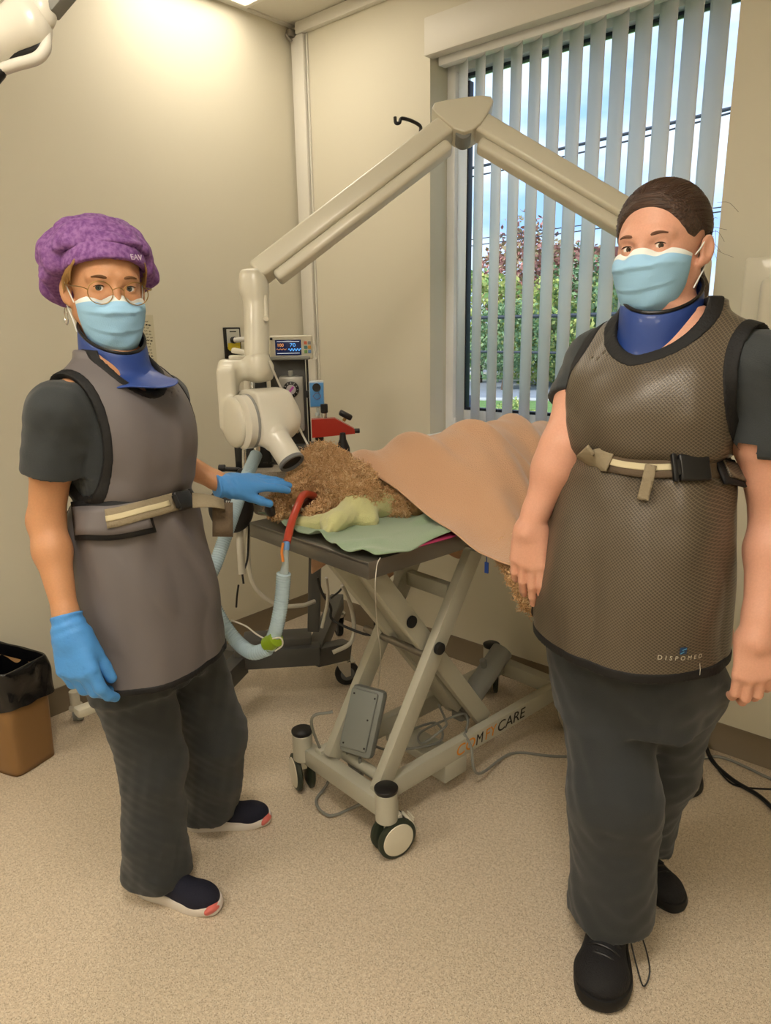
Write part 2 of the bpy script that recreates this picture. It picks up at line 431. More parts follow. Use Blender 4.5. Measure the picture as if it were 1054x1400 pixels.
# cable trunking in the corner and along the ceiling
b = MB().box((XL+.052, YW-.011, (ZC-.045)/2+.35), (.075, .022, ZC-.75), .004); b.box((XL+.098, YW-.005, (ZC-.045)/2+.35), (.006, .01, ZC-.75), .002)
struct('trim_corner_trunking', b, m_trim, smooth=True)
struct('trim_ceiling_trunking', MB().box(((XL+XR)/2+.02, YW-.014, ZC-.024), (XR-XL-.06, .028, .046), .005), m_trim, smooth=True)
b = MB().tube([(XL+.03, YW-.02, ZC-.03), (XL+.02, YW-.05, ZC-.045), (XL+.03, YW-.03, ZC-.07)], .006, 8, sm=4); b.box((XL+.03, YW-.03, ZC-.04), (.03, .04, .03), .006)
struct('trim_conduit_bend', b, m_steel, smooth=True)

# ------------------------------------------------------------------ window
yf = YW+.135
WX1_, WX1 = WX1, WX1+.075
b = MB(); w_, hh = WX1-WX0, WZ1-WZ0; cx, cz = (WX0+WX1)/2, (WZ0+WZ1)/2
for x in (WX0+.02, WX1-.02): b.box((x, yf, cz), (.04, .06, hh), .004)
for z in (WZ0+.03, WZ1-.02): b.box((cx, yf+.003, z), (w_-.076, .05, .058), .002)
for x in (WX0+.055, WX1-.055): b.box((x, yf+.012, cz), (.03, .045, hh-.09), .004)
b.box((cx, yf+.012, WZ0+.075), (w_-.08, .045, .04), .004)
win = b.build('window_1', m_frame, kind='structure')
b = MB()
for x in (WX0+.078, WX1-.078): b.box((x, yf+.012, cz), (.016, .03, hh-.16), .002)
b.box((cx, yf+.012, WZ0+.1), (w_-.14, .03, .012), .002); b.box((cx, yf+.012, WZ1-.06), (w_-.14, .03, .012), .002)
b.build('gasket', mat('window gasket', '1c2130', .5), win)
MB().box((cx, yf+.014, cz), (w_-.14, .006, hh-.14), 0).build('pane', mat('window glass', 'ffffff', .0, trans=1.0, ior=1.05, spec=.3), win)
WX1 = WX1_; w_, cx = WX1-WX0, (WX0+WX1)/2
MB().box((cx, YW+.045, WZ0-.008), (w_+.0, .19, .018), .004).build('window_sill', m_frame, win)
# valance and blinds
blind = empty('vertical_blind', (cx, YW+.05, WZ1), label='white vertical blind with turned slats hanging in the window', cat='blind')
MB().box((cx, YW-.006, 2.445), (w_+.01, .05, .125), .004).build('valance', m_trim, blind, world=True)
MB().box((cx, YW+.05, 2.375), (w_-.03, .04, .03), .003).build('headrail', m_frame, blind, world=True)
m_slat = mat('blind slat', 'f4f4f1', .5, spec=.3)
_n = m_slat.node_tree; _t = _n.nodes.new('ShaderNodeBsdfTranslucent'); _t.inputs[0].default_value = lin('f2f4f6'); _a = _n.nodes.new('ShaderNodeMixShader'); _a.inputs[0].default_value = .62
_n.links.new(_n.nodes['Principled BSDF'].outputs[0], _a.inputs[1]); _n.links.new(_t.outputs[0], _a.inputs[2]); _n.links.new(_a.outputs[0], _n.nodes['Material Output'].inputs[0])
ang = math.radians(57.5)
for i in range(13):
    x = -1.735+i*.0755
    dx, dy = -math.sin(ang), math.cos(ang); nx, ny = dy, -dx
    G = np.zeros((2, 9, 3))
    for j, s_ in enumerate(np.linspace(-.5, .5, 9)):
        cv = .007*(1-4*s_*s_)
        px_, py_ = x+dx*.089*s_+nx*cv, YW+.055+dy*.089*s_+ny*cv
        G[0, j] = (px_, py_, 1.0); G[1, j] = (px_, py_, 2.365)
    so = MB().grid(G).build('slat', m_slat, blind, world=True); solid(so, .0012, 0)

# ------------------------------------------------------------------ ceiling lights
m_diff = [mat('light diffuser', 'fff3d8', .6, emit='fff3e0', estr=PANEL*k_) for k_ in (.55, 2.0, 2.0, 2.0)]
for i, (x0, y0) in enumerate([(XL+.035, YW-.27-.61), (XL+1.83+.02, -.1), (XL+3.05, -1.3), (XL+.62, -1.3)]):
    c = np.array([x0+.305, y0+.305-(.305 if i else 0)*0, ZC])
    W_ = (.56, .56)
    o = empty('ceiling_light', c, label=['square ceiling light panel lit above the room corner', 'ceiling light panel over the camera', 'ceiling light panel by the far room end', 'ceiling light panel behind the bin wall'][i], cat='ceiling light')
    bb = MB()
    for s_ in (-1, 1): bb.box((s_*.295, 0, -.008), (.02, .61, .014), .002); bb.box((0, s_*.295, -.008), (.57, .02, .014), .002)
    bb.build('frame', m_trim, o); MB().box((0, 0, -.008), (W_[0]+.01, W_[1]+.01, .006), .001).build('diffuser', m_diff[i], o)

# ------------------------------------------------------------------ outside the window
GZ = -3.5
m_grass = mat('verge grass', '6f8f4a', .9, var=.3, scale=1.5); m_road = mat('asphalt', '8f949b', .85, var=.08, scale=.6)
m_walk = mat('concrete', 'b9b9b4', .9)
struct('ground_outside', MB().box((-60, 110, GZ-.1), (400, 214, .2), 0), m_grass)
A = np.array([-40., 22.]); dr = np.array([1., .55])/math.hypot(1, .55); nr = np.array([-dr[1], dr[0]])
def strip(name, o0, wd, z, m):
    p = [A+nr*o0-dr*90, A+nr*o0+dr*150, A+nr*(o0+wd)+dr*150, A+nr*(o0+wd)-dr*90]
    struct(name, MB().prism([tuple(q) for q in p], GZ, GZ+z), m)
strip('road_near', 12, 15, .02, m_road); strip('pavement_near', 10.3, 1.5, .06, m_walk); strip('pavement_far', 27.3, 1.6, .06, m_walk)
strip('road_far', 36, 9, .02, m_road)
def crown(px, py, D, rx, rz, cols, label, seed, cat='tree', trunk=True, group=None):
    c = P(px, py, D); rs = np.random.RandomState(seed)
    o = empty('tree' if cat == 'tree' else 'bush', (c[0], c[1], GZ), label=label, cat=cat, group=group)
    pr = [ell((c[0], c[1], c[2]), (rx*.8, rx*.8, rz*.8), k=.4)]
    n = int(4200); d = rs.normal(size=(n, 3)); d /= np.linalg.norm(d, axis=1)[:, None]
    rad = rs.uniform(.55, 1.05, n)**.6; lob = 1+.22*ripple(d, 3.2, seed)
    pos = c+d*np.array([rx, rx, rz])*(rad*lob)[:, None]
    s_ = rx*.05*rs.uniform(.6, 1.5, n); mb = MB()
    V = []; Fc = []; mi = []
    for i in range(n):
        a = rs.normal(size=3); a /= np.linalg.norm(a); b_ = np.cross(a, rs.normal(size=3)); b_ /= np.linalg.norm(b_)
        k = len(V); V += [pos[i]-a*s_[i], pos[i]+b_*s_[i]*.6, pos[i]+a*s_[i], pos[i]-b_*s_[i]*.6]; Fc.append([k, k+1, k+2, k+3]); mi.append(rs.randint(len(cols)))
    mb.add(V, Fc); mb.m = mi
    mb.build('foliage', cols, o, world=True, smooth=False, kind='stuff')
    if trunk:
        t = MB().tube([(c[0], c[1], GZ), (c[0]+.2, c[1], (GZ+c[2])/2), (c[0], c[1], c[2])], [rx*.09, rx*.06, rx*.04], 8, sm=3)
        for q in range(5):
            e = d[q]*np.array([rx, rx, rz])*.6; t.tube([(c[0], c[1], c[2]-rz*.5), c+e*.5, c+e], [rx*.03, rx*.015], 6)
        t.build('trunk', m_bark, o, world=True)
    return o
m_bark = mat('bark', '5b4b3e', .9)
lf = lambda n_, c: mat(n_, c, .8, spec=.2)
G1 = [lf('leaf olive', 'a9b26c'), lf('leaf green', '8aa867'), lf('leaf yellow green', 'bcc073')]
G2 = [lf('leaf deep', '74906a'), lf('leaf mid', '8a9f72')]; R1 = [lf('leaf red', 'b98579'), lf('leaf dull red', 'a5776d'), lf('leaf brownish', 'a3936f')]
for i, (px, py, D, rx, rz, c, l) in enumerate([
    (655, 440, 62, 4.2, 4.4, G1, 'yellow-green tree at the left edge of the window view'),
    (716, 395, 70, 4.6, 5.2, R1, 'tall red-leaved autumn tree seen through the blind'),
    (775, 405, 74, 5.0, 5.0, R1+G2[:1], 'reddish tree right of the tall red one'),
    (745, 455, 58, 3.6, 4.0, G1, 'light green roadside tree below the red trees'),
    (690, 465, 55, 2.6, 3.2, G2, 'dark green roadside tree left of the light green one'),
    (800, 450, 60, 4.2, 4.6, G2, 'dark green tree beside the woman in the patterned apron'),
    (850, 440, 66, 4.8, 5.0, G1, 'green tree mostly behind the woman in the patterned apron')]):
    crown(px, py, D, rx, rz, c, l, 40+i, group='trees across the road')
crown(706, 578, 29, .95, .85, G1, 'round yellow-green bush below the window view', 60, cat='bush', trunk=False)
crown(736, 590, 30, .8, .55, G1, 'low green bush right of the round one', 61, cat='bush', trunk=False)
mh = mat('house siding', 'dcd8d2', .8); mroof = mat('house roof', '8d5a52', .8); mg = mat('house glass', '5a6570', .2)
for px, D, w0, h0, l in ((650, 84, 9, 3.2, 'low white house left of the far red-roofed one'), (690, 88, 6, 3.6, 'low white house with a pinkish roof'), (835, 90, 12, 12.5, 'tall pale block rising behind the trees')):
    c = P(px, 480, D); o = empty('house', (c[0], c[1], GZ), rz=_yaw+.2, label=l, cat='building')
    MB().box((0, 0, h0/2), (w0, 5, h0), .05).build('wall', mh, o)
    MB().prism([(-w0/2-.4, 0), (w0/2+.4, 0), (w0/2-.6, 1.1), (-w0/2+.6, 1.1)], -2.8, 2.8, np.array([[1, 0, 0], [0, 0, 1], [0, 1, 0]]), (0, 0, h0)).build('roof', mroof, o)
    for k in range(int(w0//2)):
        MB().box((-w0/2+1+k*2, -2.52, h0*.55), (.9, .08, 1.1), .02).build('pane', mg, o)
fw0 = empty('fence', P(700, 540, 44)*np.array([1, 1, 0])+np.array([0, 0, GZ]), label='long white guard rail beside the far road', cat='fence')
bb = MB(); p0 = A+nr*31-dr*60
for k in range(60):
    q = A+nr*31+dr*(k*2.4-60); bb.box((q[0], q[1], GZ+.55), (.14, .14, 1.1), .01)
q0 = A+nr*31-dr*60; q1 = A+nr*31+dr*84
for z in (.45, .95): bb.beam((q0[0], q0[1], GZ+z), (q1[0], q1[1], GZ+z), .08, .22)
bb.build('rail', mh, fw0, world=True)
for i, (px, py, yb, D) in enumerate([(694, 500, 548, 36), (633, 520, 560, 34)]):
    c = P(px, yb, D); MB().cyl((c[0], c[1], GZ), (c[0], c[1], GZ+2.3), .1, 10).build('bollard', mh, label=['white post standing beyond the round bush', 'white post at the left edge of the window view'][i], cat='post', group='white posts by the road')
# utility cables
m_cable = mat('utility cable', '363b45', .7)
for (x0, y0), (x1, y1), D, r, sg, l in [
    ((600, 436), (1000, 425), 22, .085, 0, 'thick dark utility cable crossing the view at tree height'), ((600, 480), (1000, 486), 22, .06, 0, 'dark utility cable crossing below the thick one'),
    ((560, 247), (1000, 148), 17, .045, 3, 'pair of dark cables climbing across the upper window'), ((560, 258), (1000, 154), 17, .024, 6, 'thin cable just under the climbing pair'),
    ((580, 336), (1010, 280), 20, .018, 0, 'upper thin wire in the sky'), ((580, 345), (1010, 286), 20, .020, 0, 'lower thin wire in the sky')]:
    pts = [P(x0+(x1-x0)*t, y0+(y1-y0)*t+sg*4*t*(1-t), D*(1.0+.5*(1-t))) for t in np.linspace(-1.2, 1.6, 25)]
    MB().tube(pts, r, 6).build('utility_cable', m_cable, label=l, cat='cable', group='cables outside the window')
# passer-by and recycling cart outside
c = P(642, 575, 34); wk = empty('person', (c[0], c[1], GZ), label='distant walker in dark coat on the pavement outside', cat='person')
fl = field([ell((c[0], c[1], GZ+1.62), (.1, .1, .13)), cone((c[0], c[1], GZ+1.4), (c[0], c[1], GZ+.8), .2, .26, .1), cone((c[0]-.1, c[1], GZ+.8), (c[0]-.25, c[1]+.1, GZ+.06), .12, .07), cone((c[0]+.1, c[1], GZ+.8), (c[0]+.2, c[1], GZ+.06), .12, .07),
    cone((c[0]-.22, c[1], GZ+1.35), (c[0]-.3, c[1], GZ+.85), .07, .05), cone((c[0]+.22, c[1], GZ+1.35), (c[0]+.3, c[1], GZ+.9), .07, .05)])
sdf_obj('body', fl, mat('walker coat', '2c3550', .8), wk, h=.03)
c = PZ(768, 590, GZ); ct = empty('waste_cart', (c[0], c[1], GZ), label='green wheeled waste cart with a blue lid outside', cat='bin')
MB().prism([(-.25, -.28), (.25, -.28), (.3, .3), (-.3, .3)], 0, .95).build('body', mat('cart green', '3e7b5b', .6), ct)
MB().box((0, 0, 1.0), (.66, .7, .1), .03).build('lid', mat('cart blue', '2f7fd0', .5), ct)

# ------------------------------------------------------------------ scissor-lift treatment table
BZ = math.radians(-6); B0 = np.array([-1.357, 1.201, 0.0])
bed = empty('treatment_table', B0, rz=BZ, label='scissor-lift treatment table on castors with steel top under the dog', cat='table')
RB = rz3(BZ)
def LB(x, y, z): return RB@np.array([x, y, z])+B0
b = MB(); b.box((0, .55, .876), (.52, 1.10, .012), .003)
for s_ in (-1, 1): b.box((s_*.2575, .55, .859), (.006, 1.10, .042), .002)
for y in (.003, 1.097): b.box((0, y, .859), (.52, .006, .042), .002)
b.build('tabletop', m_steel, bed)
b = MB(); b.box((0, .55, .846), (.34, .95, .03), .004); b.build('top_frame', m_bed, bed)
b = MB()
b.tube([(.264, .34, .845), (.31, .34, .845), (.31, .44, .845), (.264, .44, .845)], .005, 8); b.build('side_hook', m_chrome, bed)
# base
b = MB()
for x in (-.10, .155): b.box((x, .55, .145), (.032, .92, .06), .004)
b.box((.03, .095, .135), (.40, .045, .055), .004); b.box((.035, 1.0, .135), (.41, .045, .055), .004)
b.box((.02, .42, .10), (.24, .10, .03), .004); b.box((.14, .42, .09), (.06, .10, .07), .004)
b.build('base_frame', m_bed, bed)
MB().cyl((-.09, .15, .16), (.14, .15, .16), .017, 16).build('roller_bar', m_bed, bed)
tx = MB()
m_or = mat('orange print', 'd98a2b', .6); m_ink = mat('black print', '1c1b19', .6); m_wht = mat('white print', 'dfe0dc', .6)
Rt = RB@np.stack([[0, 1, 0], [0, 0, 1], [1, 0, 0]], 1)
o1 = text('lettering', 'CO', .052, LB(.172, .415, .144), Rt, m_or, bed, xs=1.15, shear=.15)
o2 = text('lettering', 'M', .052, LB(.172, .508, .144), Rt, m_ink, bed, xs=.9, shear=.15)
o3 = text('lettering', 'FY', .052, LB(.172, .553, .144), Rt, m_or, bed, xs=1.0, shear=.15)
o4 = text('lettering', 'CARE', .052, LB(.172, .615, .144), Rt, m_ink, bed, xs=1.15, shear=.15)
# lifting arms
def arm(x, y0, z0, y1, z1, w_=.03, h_=.058, mm=m_bed):
    MB().beam((x, y0, z0), (x, y1, z1), w_, h_, .004, up=(0, -(z1-z0), (y1-y0)) if abs(z1-z0) > 0 else (0, 0, 1)).build('scissor_arm', mm, bed)
for x in (.16, -.055): arm(x, .11, .165, .53, .83)
for x in (.118, -.018): arm(x, .10, .83, .61, .16)
arm(.03, .17, .80, .56, .20, .075, .045)
MB().beam((-.1, .43, .66), (.13, .43, .66), .03, .045).build('cross_brace', m_bed, bed)
MB().cyl((-.12, .31, .50), (.16, .31, .50), .012, 14).build('pivot_rod', m_steel, bed)
for p_, q_ in (((.176, .328, .527), (.19, .328, .527)), ((.134, .262, .615), (.143, .262, .615)), ((-.072, .328, .527), (-.082, .328, .527))):
    MB().cyl(p_, q_, .018, 18).build('pivot_cap', m_dark, bed)
# actuator
b = MB(); b.cyl((.02, .60, .14), (.02, .83, .30), .038, 20); b.cyl((.02, .62, .17), (.02, .47, .42), .024, 16); b.cyl((.02, .74, .24), (.02, .72, .30), .012, 10)
b.box((.02, .62, .15), (.05, .07, .06), .01); b.build('lift_motor', m_mgrey, bed)
Rc = ry3(0)@rx3(math.radians(-62+90-40))
Rc = rz3(math.radians(28))@rx3(-.42)@ry3(.10); cB = np.array([.02, .175, .29])
b = MB(); b.box(cB, (.105, .045, .20), .014, Rc); b.box(cB+Rc@np.array([-.006, -.026, .004]), (.085, .012, .172), .006, Rc)
b.build('control_box', mat('grey box plastic', '7f8380', .4), bed)
for dx, dz in ((-.036, .075), (.030, .075), (-.036, -.070), (.030, -.070), (.022, .01)):
    MB().box(cB+Rc@np.array([dx, -.033, dz]), (.005, .003, .005), .001, Rc).build('screw', m_ink, bed)
b = MB(); b.tube([(-.02, .14, .19), (-.03, .16, .12), (.0, .18, .10), (.03, .15, .13), (.04, .14, .19)], .005, 8, sm=6)
b.tube([(.03, .2, .2), (.02, .3, .135), (.1, .42, .15), (.0, .5, .14), (-.03, .36, .13), (.03, .25, .12)], .004, 8, sm=6)
b.tube([(.0, .52, .2), (.05, .5, .17), (.10, .44, .19), (.08, .36, .16), (.02, .42, .15), (.07, .55, .18), (.12, .53, .19), (.155, .48, .182)], .004, 8, sm=6)
b.build('cable_loops', m_mgrey, bed)
b = MB().tube([LB(.155, .47, .182), LB(.185, .47, .15), LB(.2, .49, .05), PZ(700, 1030, .006), PZ(760, 1034, .006), PZ(850, 1035, .006), PZ(940, 1040, .006), PZ(985, 1035, .006), PZ(1054, 1065, .006), PZ(1100, 1085, .006)], .0045, 8, sm=8)
b.build('power_cord', m_mgrey, bed, world=True)
b = MB().tube([LB(-.03, .1, .33), LB(-.07, .05, .30), PZ(450, 1060, .04), PZ(432, 1095, .012), PZ(450, 1115, .01), PZ(480, 1105, .012), LB(.1, .12, .09)], .0045, 8, sm=8)
b.build('lead', m_mgrey, bed, world=True)
# castors
m_cast = mat('castor disc', 'd6d1bf', .35)
for (x, y, a) in ((-.17, .085, 70), (.222, .078, -12), (-.155, .985, 40), (.235, .98, 65)):
    MB().cyl((x, y, .115), (x, y, .205), .031, 24, .003).build('castor_post', m_bed, bed)
    MB().lathe([(0, .205), (.031, .205), (.033, .209), (.033, .215), (.029, .218), (0, .219)], (x, y, 0), n=24).build('post_cap', mat('cap black', '1d2026', .4) if False else m_blk, bed)
    a = math.radians(a); ax = np.array([math.cos(a), math.sin(a), 0]); tr = np.array([-ax[1], ax[0], 0])
    c = np.array([x, y, .06])+tr*.02
    wheel = MB()
    for s_ in (-1, 1):
        wheel.lathe([(0, 0), (.046, 0), (.050, .002), (.0585, .006), (.0585, .015), (.052, .019), (0, .019)], c+ax*s_*.010, ax*s_, 30)
    wo = wheel.build('castor_wheel', m_green, bed)
    cv = MB()
    for s_ in (-1, 1): cv.lathe([(0, 0), (.044, 0), (.048, .003), (.046, .006), (0, .010)], c+ax*s_*.025, ax*s_, 30)
    cv.build('disc_cover', m_cast, wo)
    hs = MB().box(c+np.array([0, 0, .04]), (.03, .05, .05), .008, rz3(a)); hs.cyl(c+np.array([0, 0, .05])-tr*.02, np.array([x, y, .118]), .012, 12)
    Rp = rz3(a)@rx3(math.radians(28))
    hs.box(c+tr*.052+np.array([0, 0, .022]), (.040, .010, .052), .003, Rp)
    for k in range(5): hs.box(c+tr*.058+np.array([0, 0, .004+k*.009]), (.034, .004, .003), .001, Rp)
    hs.build('brake_housing', m_cast, wo)

# ------------------------------------------------------------------ linens on the table
def cloth(name, V, m, t, **k):
    o = MB().grid(V).build(name, m, None, **k); solid(o, t, 1.0); subd(o, 1); return o
m_gt = mat('green terry', '8fa889', .95, bump=.7, scale=420, var=.12, sheen=.4)
m_yt = mat('yellow terry', 'cfcf96', .95, bump=.6, scale=420, var=.08, sheen=.4)
m_mg = mat('magenta pad', '9c2a55', .8)
n1, n2 = 46, 44; V = np.zeros((n1, n2, 3))
for i, u in enumerate(np.linspace(0, 1, n1)):
    for j, v in enumerate(np.linspace(0, 1, n2)):
        x = -.262+.525*v; y = .015+.62*u
        y += (1-u)**3*(.012*math.sin(v*5+1)+.012*math.sin(v*13)); x += v**4*.012*math.sin(u*14)+.006*math.sin(u*9)*(v > .9)
        q = np.array([[x, y, 0]]); z = .8865+.005*(1+ripple(q, 16, 5)[0])+.013*max(0, ripple(q, 40, 9)[0])+.012*math.exp(-((u-.45)/.12)**2)*v**3
        if v > .94 and u < .45: z -= (v-.94)*.12
        V[i, j] = LB(x, y, z)
cloth('towel', V, m_gt, .005, label='light green terry towel spread over the steel table top', cat='towel')
V = np.zeros((20, 16, 3))
for i, u in enumerate(np.linspace(0, 1, 20)):
    for j, v in enumerate(np.linspace(0, 1, 16)):
        V[i, j] = LB(.12+.146*v, .12+.30*u+.01*math.sin(v*6), .8835+.0008*math.sin(u*9))
cloth('pad', V, m_mg, .002, label='dark pink pad peeking out under the green towel', cat='pad')
def roll_post(Q, d):
    return d-.004*ripple(Q, 38, 3)-.006*np.abs(ripple(Q, 30, 6, an=(1, .6, 1)))-.0016*ripple(Q, 130, 4)
r_ = [cone(LB(.03, .075, .918), LB(-.015, .20, .930), .024, .038, .02), cone(LB(-.015, .20, .930), LB(-.015, .36, .935), .038, .045, .02),
      cone(LB(.045, .045, .905), LB(.01, .12, .92), .010, .026, .015), cone(LB(-.08, .05, .902), LB(.0, .11, .912), .012, .02, .02), cone(LB(-.04, .1, .905), LB(.02, .2, .91), .02, .03, .02)]
sdf_obj('rolled_towel', field(r_, roll_post), m_yt, h=.004, label='pale yellow towel rolled under the dog neck', cat='towel')

def smooth01(t): t = min(1, max(0, t)); return t*t*(3-2*t)
m_bl = mat('fleece blanket', 'c49b7b', .95, bump=.35, scale=300, kind='voronoi', sheen=.5, var=.0)
def bl_z(x, y):
    k = smooth01((y-.25)/.32); xc = -.17+.24*k; H = 1.035+.075*k-.03*smooth01((y-.75)/.3)
    wl, wr = .20+.06*k, .30+.02*k
    t = (x-xc)/(wr if x > xc else wl)
    h = math.exp(-1.6*abs(t)**2.2)
    ly = .46-(x-.27)*.56 if x > .27 else .46; lg = math.exp(-((y-ly)/.07)**2)*smooth01((x-.1)/.15)
    base = (.895 if x < .25 else .895-.03*smooth01((x-.25)/.15)-.10*max(0, x-.40))+.056*lg*(1-.6*smooth01((x-.3)/.15))
    return base+(H-.895)*h
rows, cols = 74, 110; V = np.zeros((rows, cols, 3))
for i, u in enumerate(np.linspace(0, 1, rows)):
    yb = .275+.80*u
    for j, s_ in enumerate(np.linspace(-.68, .505, cols)):
        x = s_; y = yb+(1-u)**2*(.02*math.sin(s_*9+.6)); z = 0
        if s_ < -.30:                       # falls over the far long edge
            ov = -.30-s_; x = -.285-.03*math.sin(min(1, ov/.05)*1.57)-.02*math.sin(y*22+1)*min(1, ov*5)-.012*math.sin(y*51)*min(1, ov*5)
            z = bl_z(-.28, y)-ov*(.80+.18*math.sin(y*17-2.6)); y += .02*math.sin(ov*14)*1
        else: z = bl_z(max(x, -.28), y)
        q = np.array([[x, y, 0]]); f = .45+.55*smooth01(u*5)
        z += .010*f*ripple(q, 9, 21)[0]
        for (a, c0, wd, am) in ((.10, .37, .026, .036), (.42, .58, .028, .038), (-.15, .50, .022, .028), (.70, .84, .030, .032), (.25, .72, .022, .028), (.9, 1.05, .03, .03), (.3, .25, .02, .02)):
            dd = (y-.1)-a*(x+.1)*-.6-c0*.9; z += am*math.exp(-(dd/wd)**2)*smooth01((x+.3)/.2)*(.65+.35*math.sin(x*6+a*9+1))
        V[i, j] = LB(x, y, max(z, .50))
bo = cloth('blanket', V, m_bl, .006, label='tan fleece blanket draped over the dog on the table', cat='blanket')

# ------------------------------------------------------------------ dog
dog = empty('dog', LB(.0, .5, .89), label='curly apricot dog asleep on the table, tube in its mouth, under the blanket', cat='dog')
D_ = lambda *a: LB(*a)
dp = [ell(D_(-.195, .215, .985), (.078, .088, .07), k=.04), ell(D_(-.215, .275, 1.01), (.075, .075, .06), k=.04),
      cone(D_(-.162, .035, .936), D_(-.185, .15, .975), .031, .048, .03), cone(D_(-.082, .085, .916), D_(-.105, .19, .940), .017, .030, .02),
      ell(D_(-.09, .24, .955), (.065, .065, .055), k=.02), ell(D_(-.075, .25, .965), (.085, .085, .065), k=.04),
      cone(D_(-.15, .28, .965), D_(-.08, .42, .955), .070, .062, .05), cone(D_(-.05, .45, .955), D_(.03, .98, .965), .060, .070, .05),
      ell(D_(.0, .62, .965), (.11, .2, .07), k=.05), cone(D_(-.02, .33, .93), D_(.06, .36, .92), .04, .03, .03),
      cone(D_(.05, .52, .945), D_(.27, .46, .912), .05, .026, .03), cone(D_(.25, .47, .905), D_(.42, .355, .852), .024, .022, .03),
      cone(D_(.42, .355, .852), D_(.575, .225, .832), .025, .022, .02), cone(D_(.575, .225, .832), D_(.60, .205, .822), .022, .018, .02),
      cone(D_(.05, .9, .95), D_(.18, .85, .93), .05, .04, .04)]
dp_sub = [ell(D_(-.124, .10, .944), (.024, .095, .020), RB@rz3(.25)@ry3(-.5), k=.008, op='s')]
m_dog = mat('dog coat', 'b08a60', .95, bump=.8, scale=90, var=.3)
m_curl = [mat('curl apricot', 'e0b88a', .75, spec=.25), mat('curl tan', 'cfa676', .75, spec=.25), mat('curl cream', 'efd3a8', .75, spec=.25), mat('curl brown', 'b88f64', .8, spec=.2)]  # coat tones of the curls, the darkest one mixed in at random
fd = field(dp+dp_sub)
dv, dq = nets(fd, .008)
sdf_obj('body', fd, m_dog, dog, h=.005)
def curls(name, V, Q, keep, n, L, rad, seed, wid=.0016, turns=2.2, parent=None, mats=m_curl):
    rs = np.random.RandomState(seed); c = V[Q].mean(1)
    nrm = np.cross(V[Q[:, 2]]-V[Q[:, 0]], V[Q[:, 3]]-V[Q[:, 1]]); ar = np.linalg.norm(nrm, axis=1)+1e-12; nrm = nrm/ar[:, None]
    ctr = fd[0](c+nrm*.004); nrm = np.where((ctr < 0)[:, None], -nrm, nrm)
    ok = np.flatnonzero(keep(c)); pick = rs.choice(ok, n, p=ar[ok]/ar[ok].sum()); sg = 11; ns = 3
    t = np.linspace(0, 1, sg); N = nrm[pick]; C = c[pick]+rs.normal(size=(n, 3))*.003
    N = N+rs.normal(size=(n, 3))*.35+np.array([0, 0, -.25]); N /= np.linalg.norm(N, axis=1)[:, None]
    A_ = np.cross(N, rs.normal(size=(n, 3))); A_ /= np.linalg.norm(A_, axis=1)[:, None]; B_ = np.cross(N, A_)
    Ls = L*rs.uniform(.6, 1.3, n); rr = rad*rs.uniform(.6, 1.3, n); ph = t[None]*6.283*turns*rs.uniform(.7, 1.3, n)[:, None]; sgn = rs.choice([-1, 1], n)
    bend = rs.normal(size=(n, 3))*.35
    path = C[:, None]+N[:, None]*(t[None, :, None]*Ls[:, None, None])+A_[:, None]*(rr[:, None]*(np.cos(ph)-1)*np.minimum(1, t*2+.1)[None])[..., None]+B_[:, None]*(sgn[:, None]*rr[:, None]*np.sin(ph))[..., None]*np.minimum(1, t*2+.1)[None, :, None]+bend[:, None]*(t[None, :, None]**2)*Ls[:, None, None]*.5
    T = np.gradient(path, axis=1); T /= np.linalg.norm(T, axis=2)[..., None]+1e-12
    X = np.cross(T, N[:, None]); X /= np.linalg.norm(X, axis=2)[..., None]+1e-9; Y = np.cross(T, X)
    wd = wid*np.interp(t, [0, .6, 1], [1, .9, .25])[None, :, None]*rs.uniform(.7, 1.4, n)[:, None, None]
    ring = [path+wd*(math.cos(a)*X+math.sin(a)*Y) for a in (0, 2.094, 4.189)]
    VV = np.stack(ring, 2).reshape(-1, 3); F_ = []
    i0 = (np.arange(n)*sg*ns)[:, None, None]+(np.arange(sg-1)*ns)[None, :, None]; j = np.arange(ns)[None, None]
    a = i0+j; b_ = i0+(j+1) % ns; qd = np.stack([a, b_, b_+ns, a+ns], -1).reshape(-1, 4)
    me = bpy.data.meshes.new(name); root = parent
    Mi = np.array(root.matrix_world.inverted()); VV = VV@Mi[:3, :3].T+Mi[:3, 3]
    me.vertices.add(len(VV)); me.vertices.foreach_set('co', VV.astype(np.float32).ravel()); me.loops.add(qd.size); me.loops.foreach_set('vertex_index', qd.astype(np.int32).ravel())
    me.polygons.add(len(qd)); me.polygons.foreach_set('loop_start', np.arange(len(qd), dtype=np.int32)*4); me.polygons.foreach_set('loop_total', np.full(len(qd), 4, dtype=np.int32))
    for m_ in mats: me.materials.append(m_)
    mi = rs.choice(len(mats), n, p=[.42, .28, .18, .12][:len(mats)]); me.polygons.foreach_set('material_index', np.repeat(mi, (sg-1)*ns).astype(np.int32))
    me.update(calc_edges=True); me.polygons.foreach_set('use_smooth', [True]*len(me.polygons))
    o = bpy.data.objects.new(name, me); COL.objects.link(o); o.parent = parent; return tag(o, kind='stuff')
def toB(c): return (c-B0)@RB
def kp(c):
    q = toB(c); head = (q[:, 1] < .335) & (q[:, 0] < .06); leg = q[:, 0] > .385
    mouth = ((q[:, 0]+.124+.25*(q[:, 1]-.1))/.030)**2+((q[:, 1]-.10)/.105)**2+((q[:, 2]-.945)/.045)**2 < 1
    tip = (q[:, 1] < .016) & (q[:, 2] < .95)
    paw = (q[:, 0] > .59)
    bz = np.array([bl_z(min(.5, x_), y_) if y_ > .26 and -.28 < x_ < .52 else 9 for x_, y_ in q[:, :2]])
    return (head | leg) & (q[:, 2] < bz-.016) & ~mouth & ~tip & ~paw & (q[:, 2] > .76)
